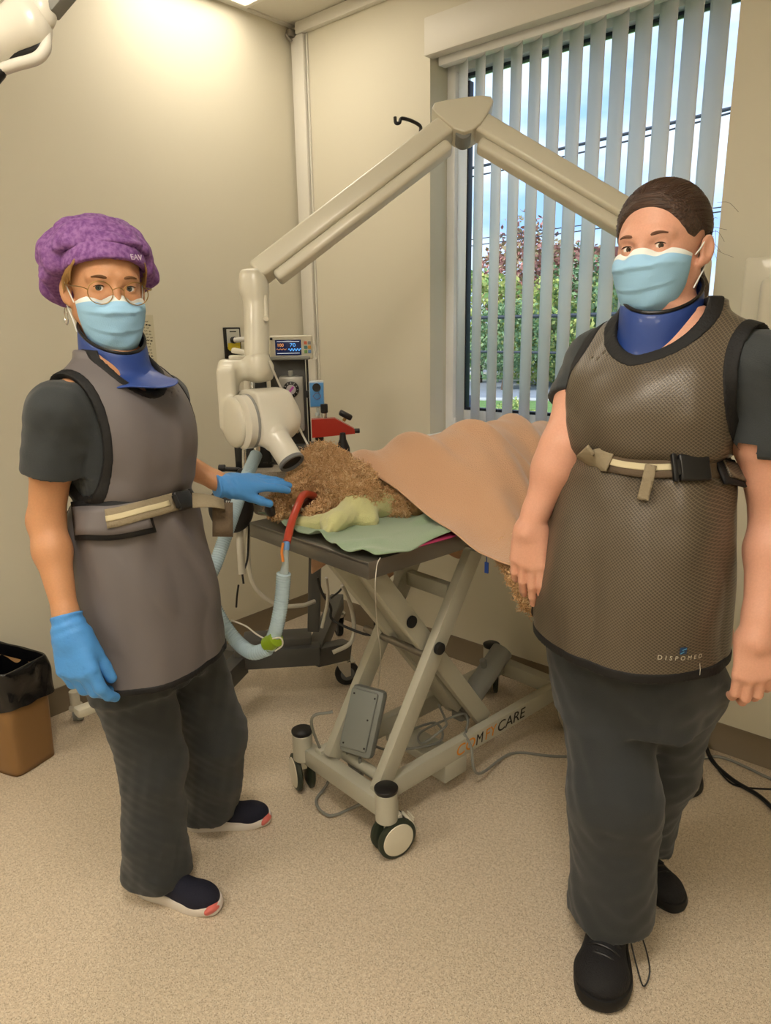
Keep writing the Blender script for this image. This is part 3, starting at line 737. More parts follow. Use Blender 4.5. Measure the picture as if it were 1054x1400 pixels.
kshort = lambda c: kp(c) & (toB(c)[:, 1] < .15) & (toB(c)[:, 0] < .1)
klong = lambda c: kp(c) & ~((toB(c)[:, 1] < .15) & (toB(c)[:, 0] < .1))
curls('fur', dv, dq, klong, 15000, .021, .0040, 3, wid=.0014, parent=dog)
curls('fur', dv, dq, kshort, 3800, .009, .0022, 4, wid=.0012, turns=1.2, parent=dog)
MB().lathe([(0, -.012), (.013, -.010), (.019, 0), (.017, .007), (.010, .012), (0, .013)], LB(-.155, .006, .934), RB@np.array([.1, -1, -.2]), 16).build('nose', mat('dog nose', '1d1715', .35), dog, world=True)
b = MB()
for k in range(6): 
    t_ = k/5; c = LB(-.098+.012*t_, .055+.09*t_, .928+.012*t_); b.lathe([(.0045, 0), (.003, .007), (0, .013)], c, RB@np.array([-.6, -.1, .9]), 8)
    c = LB(-.143-.002*t_, .03+.1*t_, .935+.014*t_); b.lathe([(.0045, 0), (.003, .007), (0, .012)], c, RB@np.array([.8, 0, -.8]), 8)
b.build('teeth', mat('teeth', 'e6dfcc', .3), dog, world=True)
sdf_obj('mouth_lining', field([cone(LB(-.130, .07, .932), LB(-.138, .17, .952), .008, .014), cone(LB(-.104, .075, .922), LB(-.118, .16, .940), .006, .010)]), mat('gums', '5a3430', .35), dog, h=.003)
sdf_obj('paw', field([ell(LB(.606, .200, .812), (.016, .018, .018)), ell(LB(.616, .19, .800), (.008, .009, .010)), ell(LB(.600, .195, .798), (.008, .009, .010))]), mat('paw pad', '2a211d', .7), dog, h=.003)
MB().tube([LB(.345, .33, .86), LB(.347, .33, .825)], .0012, 6).box(LB(.347, .33, .81), (.012, .004, .03), .001, RB).build('tag', mat('blue tag', '2b4fa8', .5), None, label='small blue tag hanging below the blanket beside the dog leg', cat='tag')

# ------------------------------------------------------------------ breathing circuit
m_red = mat('red tube', 'b5402a', .35, coat=.4); m_hose = mat('blue hose', 'cbe3f0', .25, trans=.35, ior=1.2, coat=.2); m_clear = mat('clear tube', 'd9e4e6', .15, trans=.6, ior=1.2)
et = empty('breathing_circuit', P(372, 893, 2.0)*np.array([1, 1, 0])+np.array([0, 0, .28]), label='breathing hose running from the gas machine to the red tube in the dog mouth', cat='hose')
MB().tube([LB(-.135, .15, .952), P(416, 676, 1.97), P(407, 692, 1.93), P(400, 710, 1.89), P(395, 728, 1.86), P(392, 742, 1.84)], .0105, 14, sm=8).build('endotracheal_tube', m_red, et, world=True)
MB().cyl(P(392, 740, 1.84), P(391, 752, 1.84), .0085, 14).build('connector', mat('blue connector', '6b93c8', .3), et, world=True)
MB().tube([P(391, 750, 1.84), P(390, 772, 1.85), P(388, 785, 1.85)], [.008, .009, .012], 14).build('adaptor', m_clear, et, world=True)
MB().tube([P(387, 742, 1.83), P(385, 755, 1.83), P(387, 768, 1.83)], .0035, 8).build('pilot_line', mat('orange line', 'd8823a', .4), et, world=True)
def corr(pts, r, name, m, parent):
    p = curve_pts(pts, 24); L_ = np.cumsum(np.r_[0, np.linalg.norm(np.diff(p, axis=0), axis=1)]); n = int(L_[-1]/.0022)
    s_ = np.linspace(0, L_[-1], n); q = np.stack([np.interp(s_, L_, p[:, i]) for i in range(3)], 1)
    rad = r*(1+.07*np.sin(s_*2*math.pi/.007)); mb = MB(); mb.tube(q, list(rad), 14); return mb.build(name, m, parent, world=True, angle=80)
corr([P(388, 784, 1.85), P(385, 820, 1.87), P(378, 858, 1.88), P(368, 886, 1.9)], .0185, 'patient_hose', m_hose, et)
corr([P(368, 886, 1.9), P(345, 892, 1.92), P(322, 875, 1.96), P(298, 840, 1.98), P(285, 800, 2.0), P(297, 765, 2.02), P(318, 705, 2.08), P(336, 655, 2.16), P(350, 622, 2.25)], .019, 'machine_hose', m_hose, et)
MB().tube([P(378, 873, 1.875), P(366, 881, 1.90)], .0215, 16).build('collar', mat('lime clip', '8fae2a', .4), et, world=True)
b = MB()
b.tube([P(316, 848, 1.98), P(336, 856, 1.95), P(352, 868, 1.92), P(366, 874, 1.88), P(383, 872, 1.85), P(386, 882, 1.86), P(376, 890, 1.87)], .0022, 6, sm=6)
b.build('sample_line', m_trim, et, world=True)
MB().tube([PZ(520, 762, .888), P(515, 775, 1.71), P(513, 810, 1.74), P(516, 860, 1.95), P(520, 900, 2.1), PZ(515, 945, .004), PZ(500, 950, .004)], .0014, 5, sm=8).build('monitor_lead', m_trim, label='thin white lead hanging over the near corner of the steel table', cat='cable')

# ------------------------------------------------------------------ x-ray unit on its wall arm
xr = empty('xray_unit', PY(1035, 405, YW), label='cream wall-mounted dental x-ray unit on a long folding arm', cat='x-ray machine')
Ep, Hp, Mp = P(352, 388, 2.15), P(633, 172, 2.15), PY(1035, 412, YW-.06)
Mp0 = Mp; Mp = Hp+(Mp-Hp)*.80
xa = (Mp-Ep); na = np.cross(Hp-Ep, Mp-Ep); na /= np.linalg.norm(na); na = na if na@(-FW) > 0 else -na
xa /= np.linalg.norm(xa); ya = np.cross(na, xa); RA = np.stack([xa, ya, na], 1)
def seg2(a, b, h0, h1, lo, hi, dz0, dz1, name, m, bev=0):
    d = (b-a); L_ = np.linalg.norm(d); d /= L_; u = np.cross(na, d); u = u if u[2] > 0 else -u
    R_ = np.stack([d, u, np.cross(d, u)], 1); s_ = 1 if R_[:, 2]@na > 0 else -1
    mb = MB(); mb.box((a+b)/2+u*(lo+hi)/2+na*(dz0+dz1)/2, (L_, hi-lo, abs(dz1-dz0)), .012, R_, seg=4); return mb.build(name, m, xr, world=True)
seg2(Ep+(Hp-Ep)*.02, Hp-(Hp-Ep)*.05, 0, 0, -.008, .055, -.038, .038, 'arm_cover', m_cream)
seg2(Ep+(Hp-Ep)*.07, Hp-(Hp-Ep)*.09, 0, 0, -.043, -.006, -.026, .026, 'arm_tube', m_cream)
seg2(Hp+(Mp-Hp)*.05, Mp-(Mp-Hp)*.0, 0, 0, -.008, .055, -.038, .038, 'arm_cover', m_cream)
seg2(Hp+(Mp-Hp)*.09, Mp-(Mp-Hp)*.03, 0, 0, -.043, -.006, -.026, .026, 'arm_tube', m_cream)
out = [(-.094, .042), (-.086, .060), (-.050, .068), (0, .074), (.050, .078), (.080, .074), (.088, .058), (.075, .028), (.05, -.008), (.025, -.027), (0, -.034), (-.028, -.022), (-.055, .002), (-.08, .026)]
rd = RT-na*(RT@na); rd /= np.linalg.norm(rd); ud = np.cross(na, rd); RH = np.stack([rd, ud, na], 1)
mb = MB().prism([(x*1.0, y-.015) for x, y in out], -.047, .047, RH, Hp); o = mb.build('hinge_cover', m_cream, xr, world=True, smooth=False)
bv = o.modifiers.new('b', 'BEVEL'); bv.width = .004; bv.segments = 3
MB().cyl(Hp-ud*.035-na*.03, Hp-ud*.035+na*.03, .024, 20).build('hinge_pin', m_mgrey, xr, world=True)
sdf_obj('wall_column', field([cone(Mp+np.array([0, 0, .0]), Mp-np.array([0, 0, .34]), .042, .040, .02)]), m_cream, xr, h=.006)
MB().beam(Mp-np.array([0, 0, .34]), np.array([-.60, YW-.03, Mp[2]-.34]), .07, .07, .015).build('wall_bracket', m_cream, xr, world=True)
MB().box(PY(1048, 430, YW)+np.array([.02, -.02, .0]), (.17, .035, .32), .010, seg=3).box(PY(1060, 420, YW)+np.array([.02, -.06, 0]), (.09, .08, .16), .02, seg=3).build('wall_plate', m_cream, xr, world=True)
X1 = rz3(_yaw); rgt, awy, upv = X1[:, 0], X1[:, 1], np.array([0, 0, 1.])
Dx = 2.12
nrm3 = lambda v: np.array(v)/np.linalg.norm(v)
colm = [cone(P(350, 394, Dx), P(351, 484, Dx), .0385, .0355, .03), rbx(P(343, 385, Dx), (.014, .03, .02), .012, X1, .04)]
sdf_obj('column', field(colm), m_cream, xr, h=.006)
b = MB().tube([P(362, 404, 2.1), P(364, 430, 2.1), P(362, 436, 2.1)], .007, 8, sm=4); b.cyl(P(364, 435, 2.1), P(364, 436, 2.08), .008, 12); b.build('cable_clip', m_cream, xr, world=True)
Xy = X1@rz3(.35)
yk = [rbx(P(336, 506, 2.14), (.064, .020, .012), .016, Xy@ry3(.08), .03), rbx(P(313, 545, 2.10), (.013, .022, .078), .014, X1, .03), cone(P(352, 495, Dx), P(352, 505, Dx), .038, .038, .02)]
yk += [ell(P(320, 578, 2.07), (.024, .074, .074), np.stack([nrm3(P(392, 570, 2.14)-P(334, 577, 2.06)), nrm3(np.cross([0, 0, 1.], P(392, 570, 2.14)-P(334, 577, 2.06))), [0, 0, 1.]], 1), k=.01)]
sdf_obj('yoke', field(yk), m_cream, xr, h=.005)
ah = P(331, 577, 2.06); bh = P(392, 570, 2.14); hd = (bh-ah)/np.linalg.norm(bh-ah); Rh = rot_to(hd, upv)
m_head = [cone(ah+hd*.02, bh-hd*.035, .074, .072, .02), rbx((ah+bh)/2+upv*.028-hd*.0, (.045, .038, .045), .016, Rh, .05), cone(P(368, 585, 2.06), P(378, 603, 2.045), .038, .036, .04)]
mh_cut = dict(cone(ah, ah, .001, .001)); 
def hpost(Q, d): return mx(d, -((Q-ah)@hd-.022))
sdf_obj('tube_head', field(m_head, hpost), m_white, xr, h=.005)
MB().lathe([(0, 0), (.070, 0), (.078, .006), (.078, .026), (0, .028)], ah-hd*.012, hd, 36, R=None).build('end_cap', m_white, xr, world=True)
MB().lathe([(.05, 0), (.0775, 0), (.0785, .003), (.0785, .012), (.0765, .014), (.05, .014)], ah+hd*.014, hd, 40).build('band', mat('grey band', '8f918e', .3), xr, world=True)
ca, cb = P(372, 590, 2.055), P(400, 634, 2.02); cdv = (cb-ca)/np.linalg.norm(cb-ca)
MB().lathe([(.0, 0), (.042, 0), (.041, .03), (.0385, .034), (.0365, .04), (.036, .115), (.036, .118)], ca-cdv*.01, cdv, 32).build('cone', m_white, xr, world=True)
MB().lathe([(.037, 0), (.038, .002), (.038, .010), (.0355, .012), (.0325, .012), (.031, -.03), (0, -.03)], ca+cdv*.108, cdv, 32).build('cone_ring', [mat('ring grey', '77787a', .4)], xr, world=True)
MB().cyl(ca+cdv*.09, ca+cdv*.112, .031, 28, 0).build('cone_opening', m_blk, xr, world=True)
b = MB().tube([P(368, 494, 2.1), P(386, 535, 2.17), P(408, 583, 2.2), P(423, 612, 2.16), P(432, 625, 2.12)], .0032, 8, sm=6); b.build('suspension_cable', m_trim, xr, world=True)

# ------------------------------------------------------------------ wall fittings
go = empty('gas_outlet', PX(316, 468, XL), label='black framed gas outlet plate on the left wall with yellow dial', cat='wall outlet')
yl, zl = PX(305, 448, XL), PX(328, 489, XL); yo, zo = (yl[1]+zl[1])/2, (yl[2]+zl[2])/2
MB().box((XL+.006, yo, zo), (.012, .085, .13), .003).build('plate', m_blk, go, world=True)
MB().box((XL+.0135, yo, zo+.02), (.005, .066, .075), .002).build('label_face', mat('label silver', 'b9b8ae', .4), go, world=True)
MB().prism([(-.032, 0), (.032, 0), (.032, -.022), (.02, -.03), (.01, -.024), (0, -.032), (-.012, -.026), (-.022, -.033), (-.032, -.024)], 0, .004, np.stack([[0, 1, 0], [0, 0, 1], [1, 0, 0]], 1), (XL+.013, yo, zo)).build('yellow_panel', mat('yellow', 'c9b52c', .5), go, world=True)
MB().cyl((XL+.014, yo-.005, zo+.012), (XL+.03, yo-.005, zo+.012), .014, 16).build('socket', m_blk, go, world=True)
MB().box((XL+.0165, yo-.002, zo+.047), (.001, .034, .004), 0).build('label_bar', m_ink, go, world=True)
MB().tube([(XL+.03, yo-.005, zo+.012), (XL+.09, yo+.02, zo+.01), (XL+.12, yo+.05, zo-.05), (XL+.12, yo+.06, zo-.14)], .011, 10, sm=6).build('suction_hose', mat('hose white', 'cfcfc9', .4), go, world=True)
bx_ = P(332, 489, 2.35); MB().box(bx_, (.085, .05, .018), .005, X1).box(bx_+upv*.02-rgt*.01, (.05, .035, .018), .006, X1@ry3(.2)).build('sensor_tray', m_cream, label='small cream tray behind the x-ray column', cat='tray')
pa, pb = PX(183, 438, XL+.002), PX(215, 497, XL+.002)
nt_ = empty('paper_notice', (XL+.002, (pa[1]+pb[1])/2, (pa[2]+pb[2])/2), label='handwritten paper notice taped to the wall behind the purple cap', cat='notice')
py0, py1, pz1, pz0 = pa[1]-.06, pb[1], pa[2]+.02, pb[2]
MB().box((XL+.0015, (py0+py1)/2, (pz0+pz1)/2), (.002, py1-py0, pz1-pz0), 0).build('sheet', mat('notice paper', 'c8c2a8', .8), nt_, world=True)
b = MB(); rs = np.random.RandomState(4)
for r_i in range(14):
    z = pz1-.012-r_i*(pz1-pz0-.02)/14; y = py0+.01
    while y < py1-.02:
        l_ = rs.uniform(.004, .014); b.tube([(XL+.0028, y+t_*l_, z+.003*math.sin(t_*17+y*300)-(y-py0)*.12) for t_ in np.linspace(0, 1, 8)], .0006+.0005*(r_i % 5 == 1), 4); y += l_+.005
b.build('handwriting', m_ink, nt_, world=True)
hk = MB().tube([PY(575, 180, YW), PY(574, 172, YW-.04), PY(562, 165, YW-.07), PY(549, 162, YW-.10), PY(546, 168, YW-.11), PY(541, 168, YW-.12), PY(540, 160, YW-.12)], .0065, 8, sm=6)
hk.build('wall_hook', m_blk, label='black curved hook on the window wall above the x-ray arm', cat='hook')

# ------------------------------------------------------------------ anaesthesia machine
an = empty('anaesthesia_machine', P(395, 860, 2.75)*np.array([1, 1, 0]), label='dark grey wheeled anaesthesia machine standing behind the x-ray head', cat='medical machine')
Dm = 2.62; RM = rz3(_yaw+.10)
def AB(x0, y0, x1, y1, D, dep, name, m, bev=.004, par=an, yaw=None, **k):
    a_, b_ = P((x0+x1)/2, (y0+y1)/2, D), None; s_ = D/F; R_ = RM if yaw is None else rz3(_yaw+yaw)
    mb = MB().box(a_+R_[:, 1]*dep/2, ((x1-x0)*s_, dep, (y1-y0)*s_*1.02), bev, R_); return mb.build(name, m, par, world=True)
AB(374, 488, 421, 700, 2.68, .03, 'back_panel', m_dgrey)
AB(421, 488, 424, 640, 2.66, .05, 'side_rail', m_blk)
MB().beam(P(432, 700, 2.68), P(429, 862, 2.74), .045, .045, .003, up=-FW).build('post', m_dgrey, an, world=True)
AB(368, 488, 424, 492, 2.55, .16, 'top_shelf', m_mgrey)
mo = empty('patient_monitor', P(398, 475, 2.58), label='white patient monitor with blue readings on top of the anaesthesia machine', cat='monitor')
mo.rotation_euler = (0, 0, _yaw+.1); bpy.context.view_layer.update()
q = 2.52/F
MB().box((0, .03, 0), (61*q, .07, 33*q), .008, seg=3).build('casing', m_cream, mo)
MB().box((-.4*q*10, -.0065, 0), (36*q, .003, 21*q), .001).build('screen', mat('screen', '10182c', .2, emit='1c2c5c', estr=.35), mo)
ms = [mat('reading '+c, c, .5, emit=c, estr=.9) for c in ('58a9f0', 'e09a50', 'd8dde4')]
RS = rz3(_yaw+.1)@np.stack([[1, 0, 0], [0, 0, 1], [0, -1, 0]], 1); mo_p = np.array(mo.matrix_world)[:3]
def mp_(x, z, y=-.009): return mo_p[:, :3]@np.array([x, y, z])+mo_p[:, 3]
text('reading', '100', .016, mp_(-.05, .008), RS, ms[1], mo); text('reading', '70', .018, mp_(-.005, .008), RS, ms[0], mo, xs=1.2)
b = MB().tube([mp_(-.01+.045*t_, -.008+.004*math.sin(t_*28)) for t_ in np.linspace(0, 1, 50)], .0012, 4); b.build('waveform', ms[0], mo, world=True)
b = MB().tube([mp_(-.052+.035*t_, -.006+.002*math.sin(t_*20)) for t_ in np.linspace(0, 1, 30)], .0006, 4); b.build('waveform', ms[1], mo, world=True)
b = MB().tube([mp_(-.05+.08*t_, -.02) for t_ in np.linspace(0, 1, 4)], .0008, 4).tube([mp_(-.05+.08*t_, .021) for t_ in np.linspace(0, 1, 4)], .0007, 4); b.build('status_line', ms[2], mo, world=True)
for k, c in enumerate(('cf6a4e', '8b8f96', '5f9a98', 'd39a45', '6f9c5a', '5b86c0')):
    MB().box(((20.2+(k % 2)*5.3)*q, -.0065, (6-(k//2)*6)*q), (4.2*q, .004, 4.4*q), .001).build('button', mat('button '+c, c, .5), mo)
MB().cyl((-27*q, -.004, 12*q), (-27*q, -.008, 12*q), .005, 12).build('power_button', m_blk, mo)
MB().tube([(31*q, .0, 6*q), (34*q, 0, 0), (35*q, 0, -14*q), (31*q, 0, -17*q), (28*q, 0, -16*q)], .003, 8, sm=5).build('probe_lead', m_trim, mo)
vo = empty('vaporizer', P(399, 553, 2.56), rz=_yaw+.1, label='grey box vaporizer with a black dial and pink pointer', cat='vaporizer')
q = 2.5/F
MB().box((0, .04, -.0), (33*q, .08, 76*q), .006).build('casing', mat('light grey metal', 'a09f99', .35, metal=.3), vo)
MB().lathe([(0, 0), (11*q, 0), (11*q, .012), (9*q, .014), (0, .014)], (0, 0, 21*q), (0, -1, 0), 30).build('dial', m_blk, vo)
MB().lathe([(0, .014), (6.6*q, .014), (6.4*q, .026), (0, .027)], (0, 0, 21*q), (0, -1, 0), 24).build('dial_hub', mat('hub grey', 'b5b0b4', .4), vo)
MB().box((0, -.028, 21*q), (3*q, .003, 11*q), .002, ry3(.7)).build('pointer', mat('pink pointer', 'b34fae', .4), vo)
b = MB()
for k in range(12):
    a = k*.5236; b.box((9*q*math.sin(a), -.0145, 21*q+9*q*math.cos(a)), (.0012, .001, .005), 0, ry3(a))
b.build('dial_marks', m_wht, vo)
MB().cyl((0, .03, 38*q), (0, .03, 46*q), 3.4*q, 16).build('filler_cap', m_mgrey, vo)
MB().box((.01, -.004, -9*q), (9*q, .005, .003), .001).build('slot', m_blk, vo)
b = MB().box((5*q, -.01, -34*q), (.02, .03, .03), .006).cyl((8*q, -.02, -34*q), (13*q, -.02, -37*q), .008, 10); b.build('drain_valve', m_chrome, vo)
ox = empty('gas_alarm', P(433, 539, 2.55), rz=_yaw+.1, label='small blue alarm box with round black speaker beside the vaporizer', cat='alarm')
MB().box((0, .012, 0), (21*q, .03, 37*q), .005).build('casing', mat('pale casing', 'b9c2c6', .4), ox)
MB().box((0, -.004, -.001), (19*q, .004, 33*q), .003).build('face', mat('blue face', '4c8ac6', .4), ox)
MB().lathe([(0, 0), (5.8*q, 0), (5.8*q, .006), (2*q, .004), (0, .006)], (0, -.006, 9.5*q), (0, -1, 0), 24).build('speaker', m_blk, ox)
oxm = np.array(ox.matrix_world)[:3]
MB().tube([(-.014, -.008, -.006), (0, -.008, .005), (.014, -.008, -.006), (0, -.008, -.018), (-.014, -.008, -.006)], .0007, 5, sm=6).build('emblem', mat('maroon', '7c3345', .5), ox)
MB().box((-12*q, .015, 0), (5*q, .02, 10*q), .003).build('clip', m_blk, ox)
MB().cyl((1*q, .01, -19*q), (1*q, .01, -27*q), .006, 10).cyl((0, .01, -26*q), (0, .01, -30*q), .009, 10).build('fitting', m_clear, ox)
# red regulator block with gauges, black bottle below it
rg = empty('selector_block', P(455, 583, 2.52), rz=_yaw+.1, label='red valve block with two black knobs beside the anaesthesia machine', cat='valve')
MB().prism([(-29*q, -14*q), (-29*q, 11*q), (3*q, 12*q), (29*q, -3*q), (30*q, -10*q)], -.02, .02, np.stack([[1, 0, 0], [0, 0, 1], [0, -1, 0]], 1), (0, 0, 0)).build('block', mat('red enamel', 'a3291e', .35, coat=.3), rg)
MB().cyl((-11*q, 0, 11*q), (-11*q, 0, 19*q), 3.6*q, 16).build('stem', m_chrome, rg); MB().cyl((-11*q, 0, 19*q), (-11*q, 0, 31*q), 5*q, 20).build('knob', m_blk, rg)
MB().cyl((15*q, 0, 7*q), (18*q, 0, 12*q), 2.4*q, 12).build('stem', mat('brass', '9a7a45', .35, metal=.8), rg); MB().cyl((13*q, -.01, 19*q), (24*q, .01, 12*q), 6*q, 20).build('knob', m_blk, rg) if False else MB().box((18*q, 0, 15*q), (19*q, .03, 8*q), .006, ry3(.5)).build('knob', m_blk, rg)
MB().cyl((29*q, 0, -7*q), (37*q, 0, -7*q), 3.4*q, 16).build('knob', m_blk, rg)
MB().cyl((-19*q, 0, -14*q), (-19*q, 0, -34*q), 6*q, 16).build('lower_stem', m_blk, rg)
bt = empty('bottle', P(469, 615, 2.52), label='black bottle hanging beneath the red valve block', cat='bottle')
MB().lathe([(0, -.052), (.024, -.05), (.026, -.03), (.024, 0), (.012, .03), (.010, .052), (0, .054)], P(469, 612, 2.52), upv, 20).build('body', m_blk, bt, world=True)
MB().lathe([(.0115, 0), (.0125, .001), (.0125, .011), (.0115, .012)], P(468, 602, 2.52), upv, 20).build('label', m_wht, bt, world=True)
# shelf, absorber, tubes below the x-ray head
AB(372, 610, 428, 650, 2.60, .05, 'lower_block', m_dgrey)
AB(420, 606, 446, 622, 2.52, .05, 'manifold', m_blk)
AB(322, 610, 372, 668, 2.45, .04, 'bracket_plate', m_blk, yaw=0)
MB().cyl(P(334, 614, 2.38), P(334, 652, 2.38), .008, 12).cyl(P(352, 606, 2.38), P(351, 622, 2.38), .012, 14).cyl(P(345, 520, 2.5), P(345, 612, 2.5), .010, 12).build('gas_pipe', m_chrome, an, world=True)
AB(333, 512, 341, 540, 2.45, .02, 'flow_block', m_cream); AB(344, 505, 366, 620, 2.60, .03, 'flowmeter_back', m_blk)
m_abs = mat('absorber granules', 'b7aea0', .8, bump=.9, scale=300, kind='voronoi', var=.25)
MB().lathe([(0, -.10), (.066, -.10), (.070, -.09), (.070, .04), (.066, .05), (0, .05)], P(372, 660, 2.45), upv, 30).build('absorber_canister', m_abs, an, world=True)
b = MB()
for k in (-1, 0, 1): b.box(P(372+k*9, 633, 2.37), (.014, .004, .005), .001, X1)
b.build('canister_vents', m_blk, an, world=True)
MB().cyl(P(303, 641, 2.4), P(328, 642, 2.4), .008, 10).cyl(P(299, 640, 2.4), P(308, 640, 2.4), .012, 12).build('side_knob', m_blk, an, world=True)
MB().cyl(P(410, 617, 2.45), P(410, 640, 2.45), .016, 16).build('port', m_chrome, an, world=True)
# white tubing behind the hose
b = MB().tube([P(334, 665, 2.4), P(328, 720, 2.42), P(329, 760, 2.42), P(331, 785, 2.42)], .012, 10, sm=5)
b.tube([P(345, 600, 2.5), P(340, 700, 2.45), P(343, 790, 2.5), P(375, 825, 2.55), P(410, 828, 2.6), P(430, 822, 2.65)], .008, 8, sm=8)
b.tube([P(446, 790, 2.5), P(448, 820, 2.55), P(440, 858, 2.6)], .006, 8, sm=6)
b.tube([P(468, 800, 2.55), P(480, 830, 2.6), P(484, 860, 2.62), P(478, 880, 2.62), P(455, 892, 2.6)], .008, 8, sm=6)
b.build('tubing', mat('clear tubing', 'd3cfc2', .3, trans=.2), an, world=True)
for pts_, r_c in (([P(341, 700, 2.42), P(340, 730, 2.43), P(338, 765, 2.43), P(332, 782, 2.42), P(331, 782, 2.42), P(333, 798, 2.42)], .0035), ([P(326, 800, 2.45), P(324, 815, 2.47), P(323, 830, 2.5)], .0035),
    ([P(434, 790, 2.6), P(440, 810, 2.6), P(452, 830, 2.6), P(453, 845, 2.6), P(470, 856, 2.6), P(505, 868, 2.6), P(513, 855, 2.62), P(514, 840, 2.64), P(518, 800, 2.6)], .005),
    ([P(452, 818, 2.6), P(466, 806, 2.6), P(475, 788, 2.6)], .004), ([P(340, 672, 2.3), P(352, 668, 2.3), P(350, 690, 2.3)], .005)):
    MB().tube(pts_, r_c, 7, sm=6).build('black_cable', m_blk, an, world=True)

# rolling base
pc = P(429, 866, 2.75); pc[2] = .21; u2 = RM[:, 0]; v2 = RM[:, 1]
m_frm = m_dgrey
def seg(a, b_, name='leg'): MB().beam(a, b_, .058, .075, .003).build(name, m_frm, an, world=True)
cL = P(330, 862, 2.62); cL[2] = .21
seg(pc-u2*.30-v2*.02, pc+u2*.02-v2*.02, 'crossbar')
MB().box(pc-u2*.14+v2*.03+upv*.015, (.26, .10, .10), .004, RM).build('ballast', m_frm, an, world=True)
cst = PZ(475, 935, 0); e1 = cst.copy(); e1[2] = .155
seg(pc+np.array([0, 0, -.02]), e1+np.array([0, 0, .0]), 'leg')
cb2 = PZ(463, 868, 0); e2 = cb2.copy(); e2[2] = .17; seg(pc-np.array([0, 0, .01]), e2, 'leg')
cl2 = pc-u2*.42-v2*.30; cl2[2] = .155; seg(pc-u2*.28-v2*.02-np.array([0, 0, .02]), cl2, 'leg')
cl3 = pc-u2*.36+v2*.10; cl3[2] = .17; seg(pc-u2*.28-np.array([0, 0, .01]), cl3, 'leg')
for c, a in ((e1, .25), (e2, 1.9), (cl2, .4), (cl3, 1.2)):
    c = np.array([c[0], c[1], 0]); ax = np.array([math.cos(_yaw-1.57+a), math.sin(_yaw-1.57+a), 0]); tr = np.cross(upv, ax); g = c+np.array([0, 0, .05])
    wo = MB().lathe([(.03, -.012), (.048, -.012), (.05, -.008), (.05, .008), (.048, .012), (.03, .012)], g, ax, 28).build('castor_wheel', m_dark, an, world=True)
    MB().lathe([(0, -.014), (.024, -.014), (.034, -.010), (.034, .010), (.024, .014), (0, .014)], g, ax, 24).build('hub', mat('castor hub', '5b5d60', .4), wo, world=True)
    b = MB().cyl(c+np.array([0, 0, .105])-tr*.022, c+np.array([0, 0, .122])-tr*.022, .03, 20)
    for s_ in (-1, 1): b.prism([(-.045, .105), (.012, .105), (.012, .045), (-.008, .04), (-.035, .08)], -.0015, .0015, np.stack([tr, upv, -ax], 1), c+ax*s_*.018)
    b.box(c+tr*.02+np.array([0, 0, .108]), (.02, .06, .006), .002, rot_to(upv, ax)); b.build('fork', m_chrome, wo, world=True)

# rebreathing bag
rbg = empty('rebreathing_bag', P(322, 695, 2.35), label='black rubber rebreathing bag hanging behind the blue hose', cat='bag')
sdf_obj('bag', field([ell(P(316, 695, 2.38), (.075, .05, .085), rz3(_yaw), k=.02), cone(P(325, 665, 2.38), P(330, 645, 2.38), .03, .014, .03)]), mat('black rubber bag', '19191b', .45), rbg, h=.006)
text('lettering', '2Ltr.', .020, P(300, 686, 2.32), np.stack([RT, UP, -FW], 1), mat('bag print', 'c4c4c0', .6), rbg, depth=.001)

# rolling stand behind the masked woman (only its feet show)
st = empty('rolling_stand', (-2.36, 1.06, 0), label='cream rolling stand whose feet show behind the woman in purple cap', cat='stand')
q0 = np.array([-2.27, 1.12, 0.0])
MB().beam(PZ(103, 975, .13)+np.array([.0, 0, .0]), PZ(170, 950, .13), .05, .035, .012).beam(PZ(165, 952, .13), PZ(158, 1000, .03), .03, .03, .01).build('leg', m_cream, st, world=True)
MB().cyl(PZ(170, 950, .13), PZ(170, 950, .13)+np.array([0, 0, .3]), .02, 16).build('pole', m_cream, st, world=True)
c = PZ(106, 984, 0)
MB().lathe([(0, -.012), (.022, -.012), (.026, -.008), (.026, .008), (.022, .012), (0, .012)], c+np.array([0, 0, .026])+rgt*.012, rgt+awy*.3, 20).lathe([(0, -.006), (.026, -.006), (.026, .006), (0, .006)], c+np.array([0, 0, .026])-rgt*.006, rgt+awy*.3, 20).build('castor_wheel', m_mgrey, st, world=True)
MB().cyl(c+np.array([0, 0, .05]), c+np.array([0, 0, .12]), .018, 16).box(c+np.array([0, 0, .055]), (.04, .05, .025), .01, X1).build('castor_fork', m_cream, st, world=True)
c = PZ(155, 1010, 0); MB().lathe([(0, 0), (.022, 0), (.022, .008), (.012, .014), (.010, .06), (0, .06)], c, upv, 20).build('foot', m_cream, st, world=True)

# waste bin with liner
A0 = np.array([-2.271, .729, 0]); d1 = np.array([-.28, .96, 0]); d1 /= np.linalg.norm(d1); d2 = np.array([-.96, -.28, 0])
bn = empty('waste_bin', A0+d1*.1+d2*.14, label='brown waste bin with a black liner at the left wall', cat='bin')
def ring(s, z, n=10, wob=0, seed=0, w1=.175, w2=.29):
    c = A0+d1*.0875+d2*.145; pts = []
    for (u0, v0), (u1, v1) in (((-1, -1), (1, -1)), ((1, -1), (1, 1)), ((1, 1), (-1, 1)), ((-1, 1), (-1, -1))):
        for t in np.linspace(0, 1, n, endpoint=False):
            uu, vv = u0+(u1-u0)*t, v0+(v1-v0)*t; r_ = (abs(uu)**8+abs(vv)**8)**(1/8)
            pts.append(c+d1*uu/r_*w1/2*s+d2*vv/r_*w2/2*s+np.array([0, 0, z]))
    p = np.array(pts)
    if wob: 
        a = ripple(p, 60, seed); p = p+(p-c-np.array([0, 0, z]))*a[:, None]*wob; p[:, 2] += ripple(p, 25, seed+1)*wob*.12
    return p
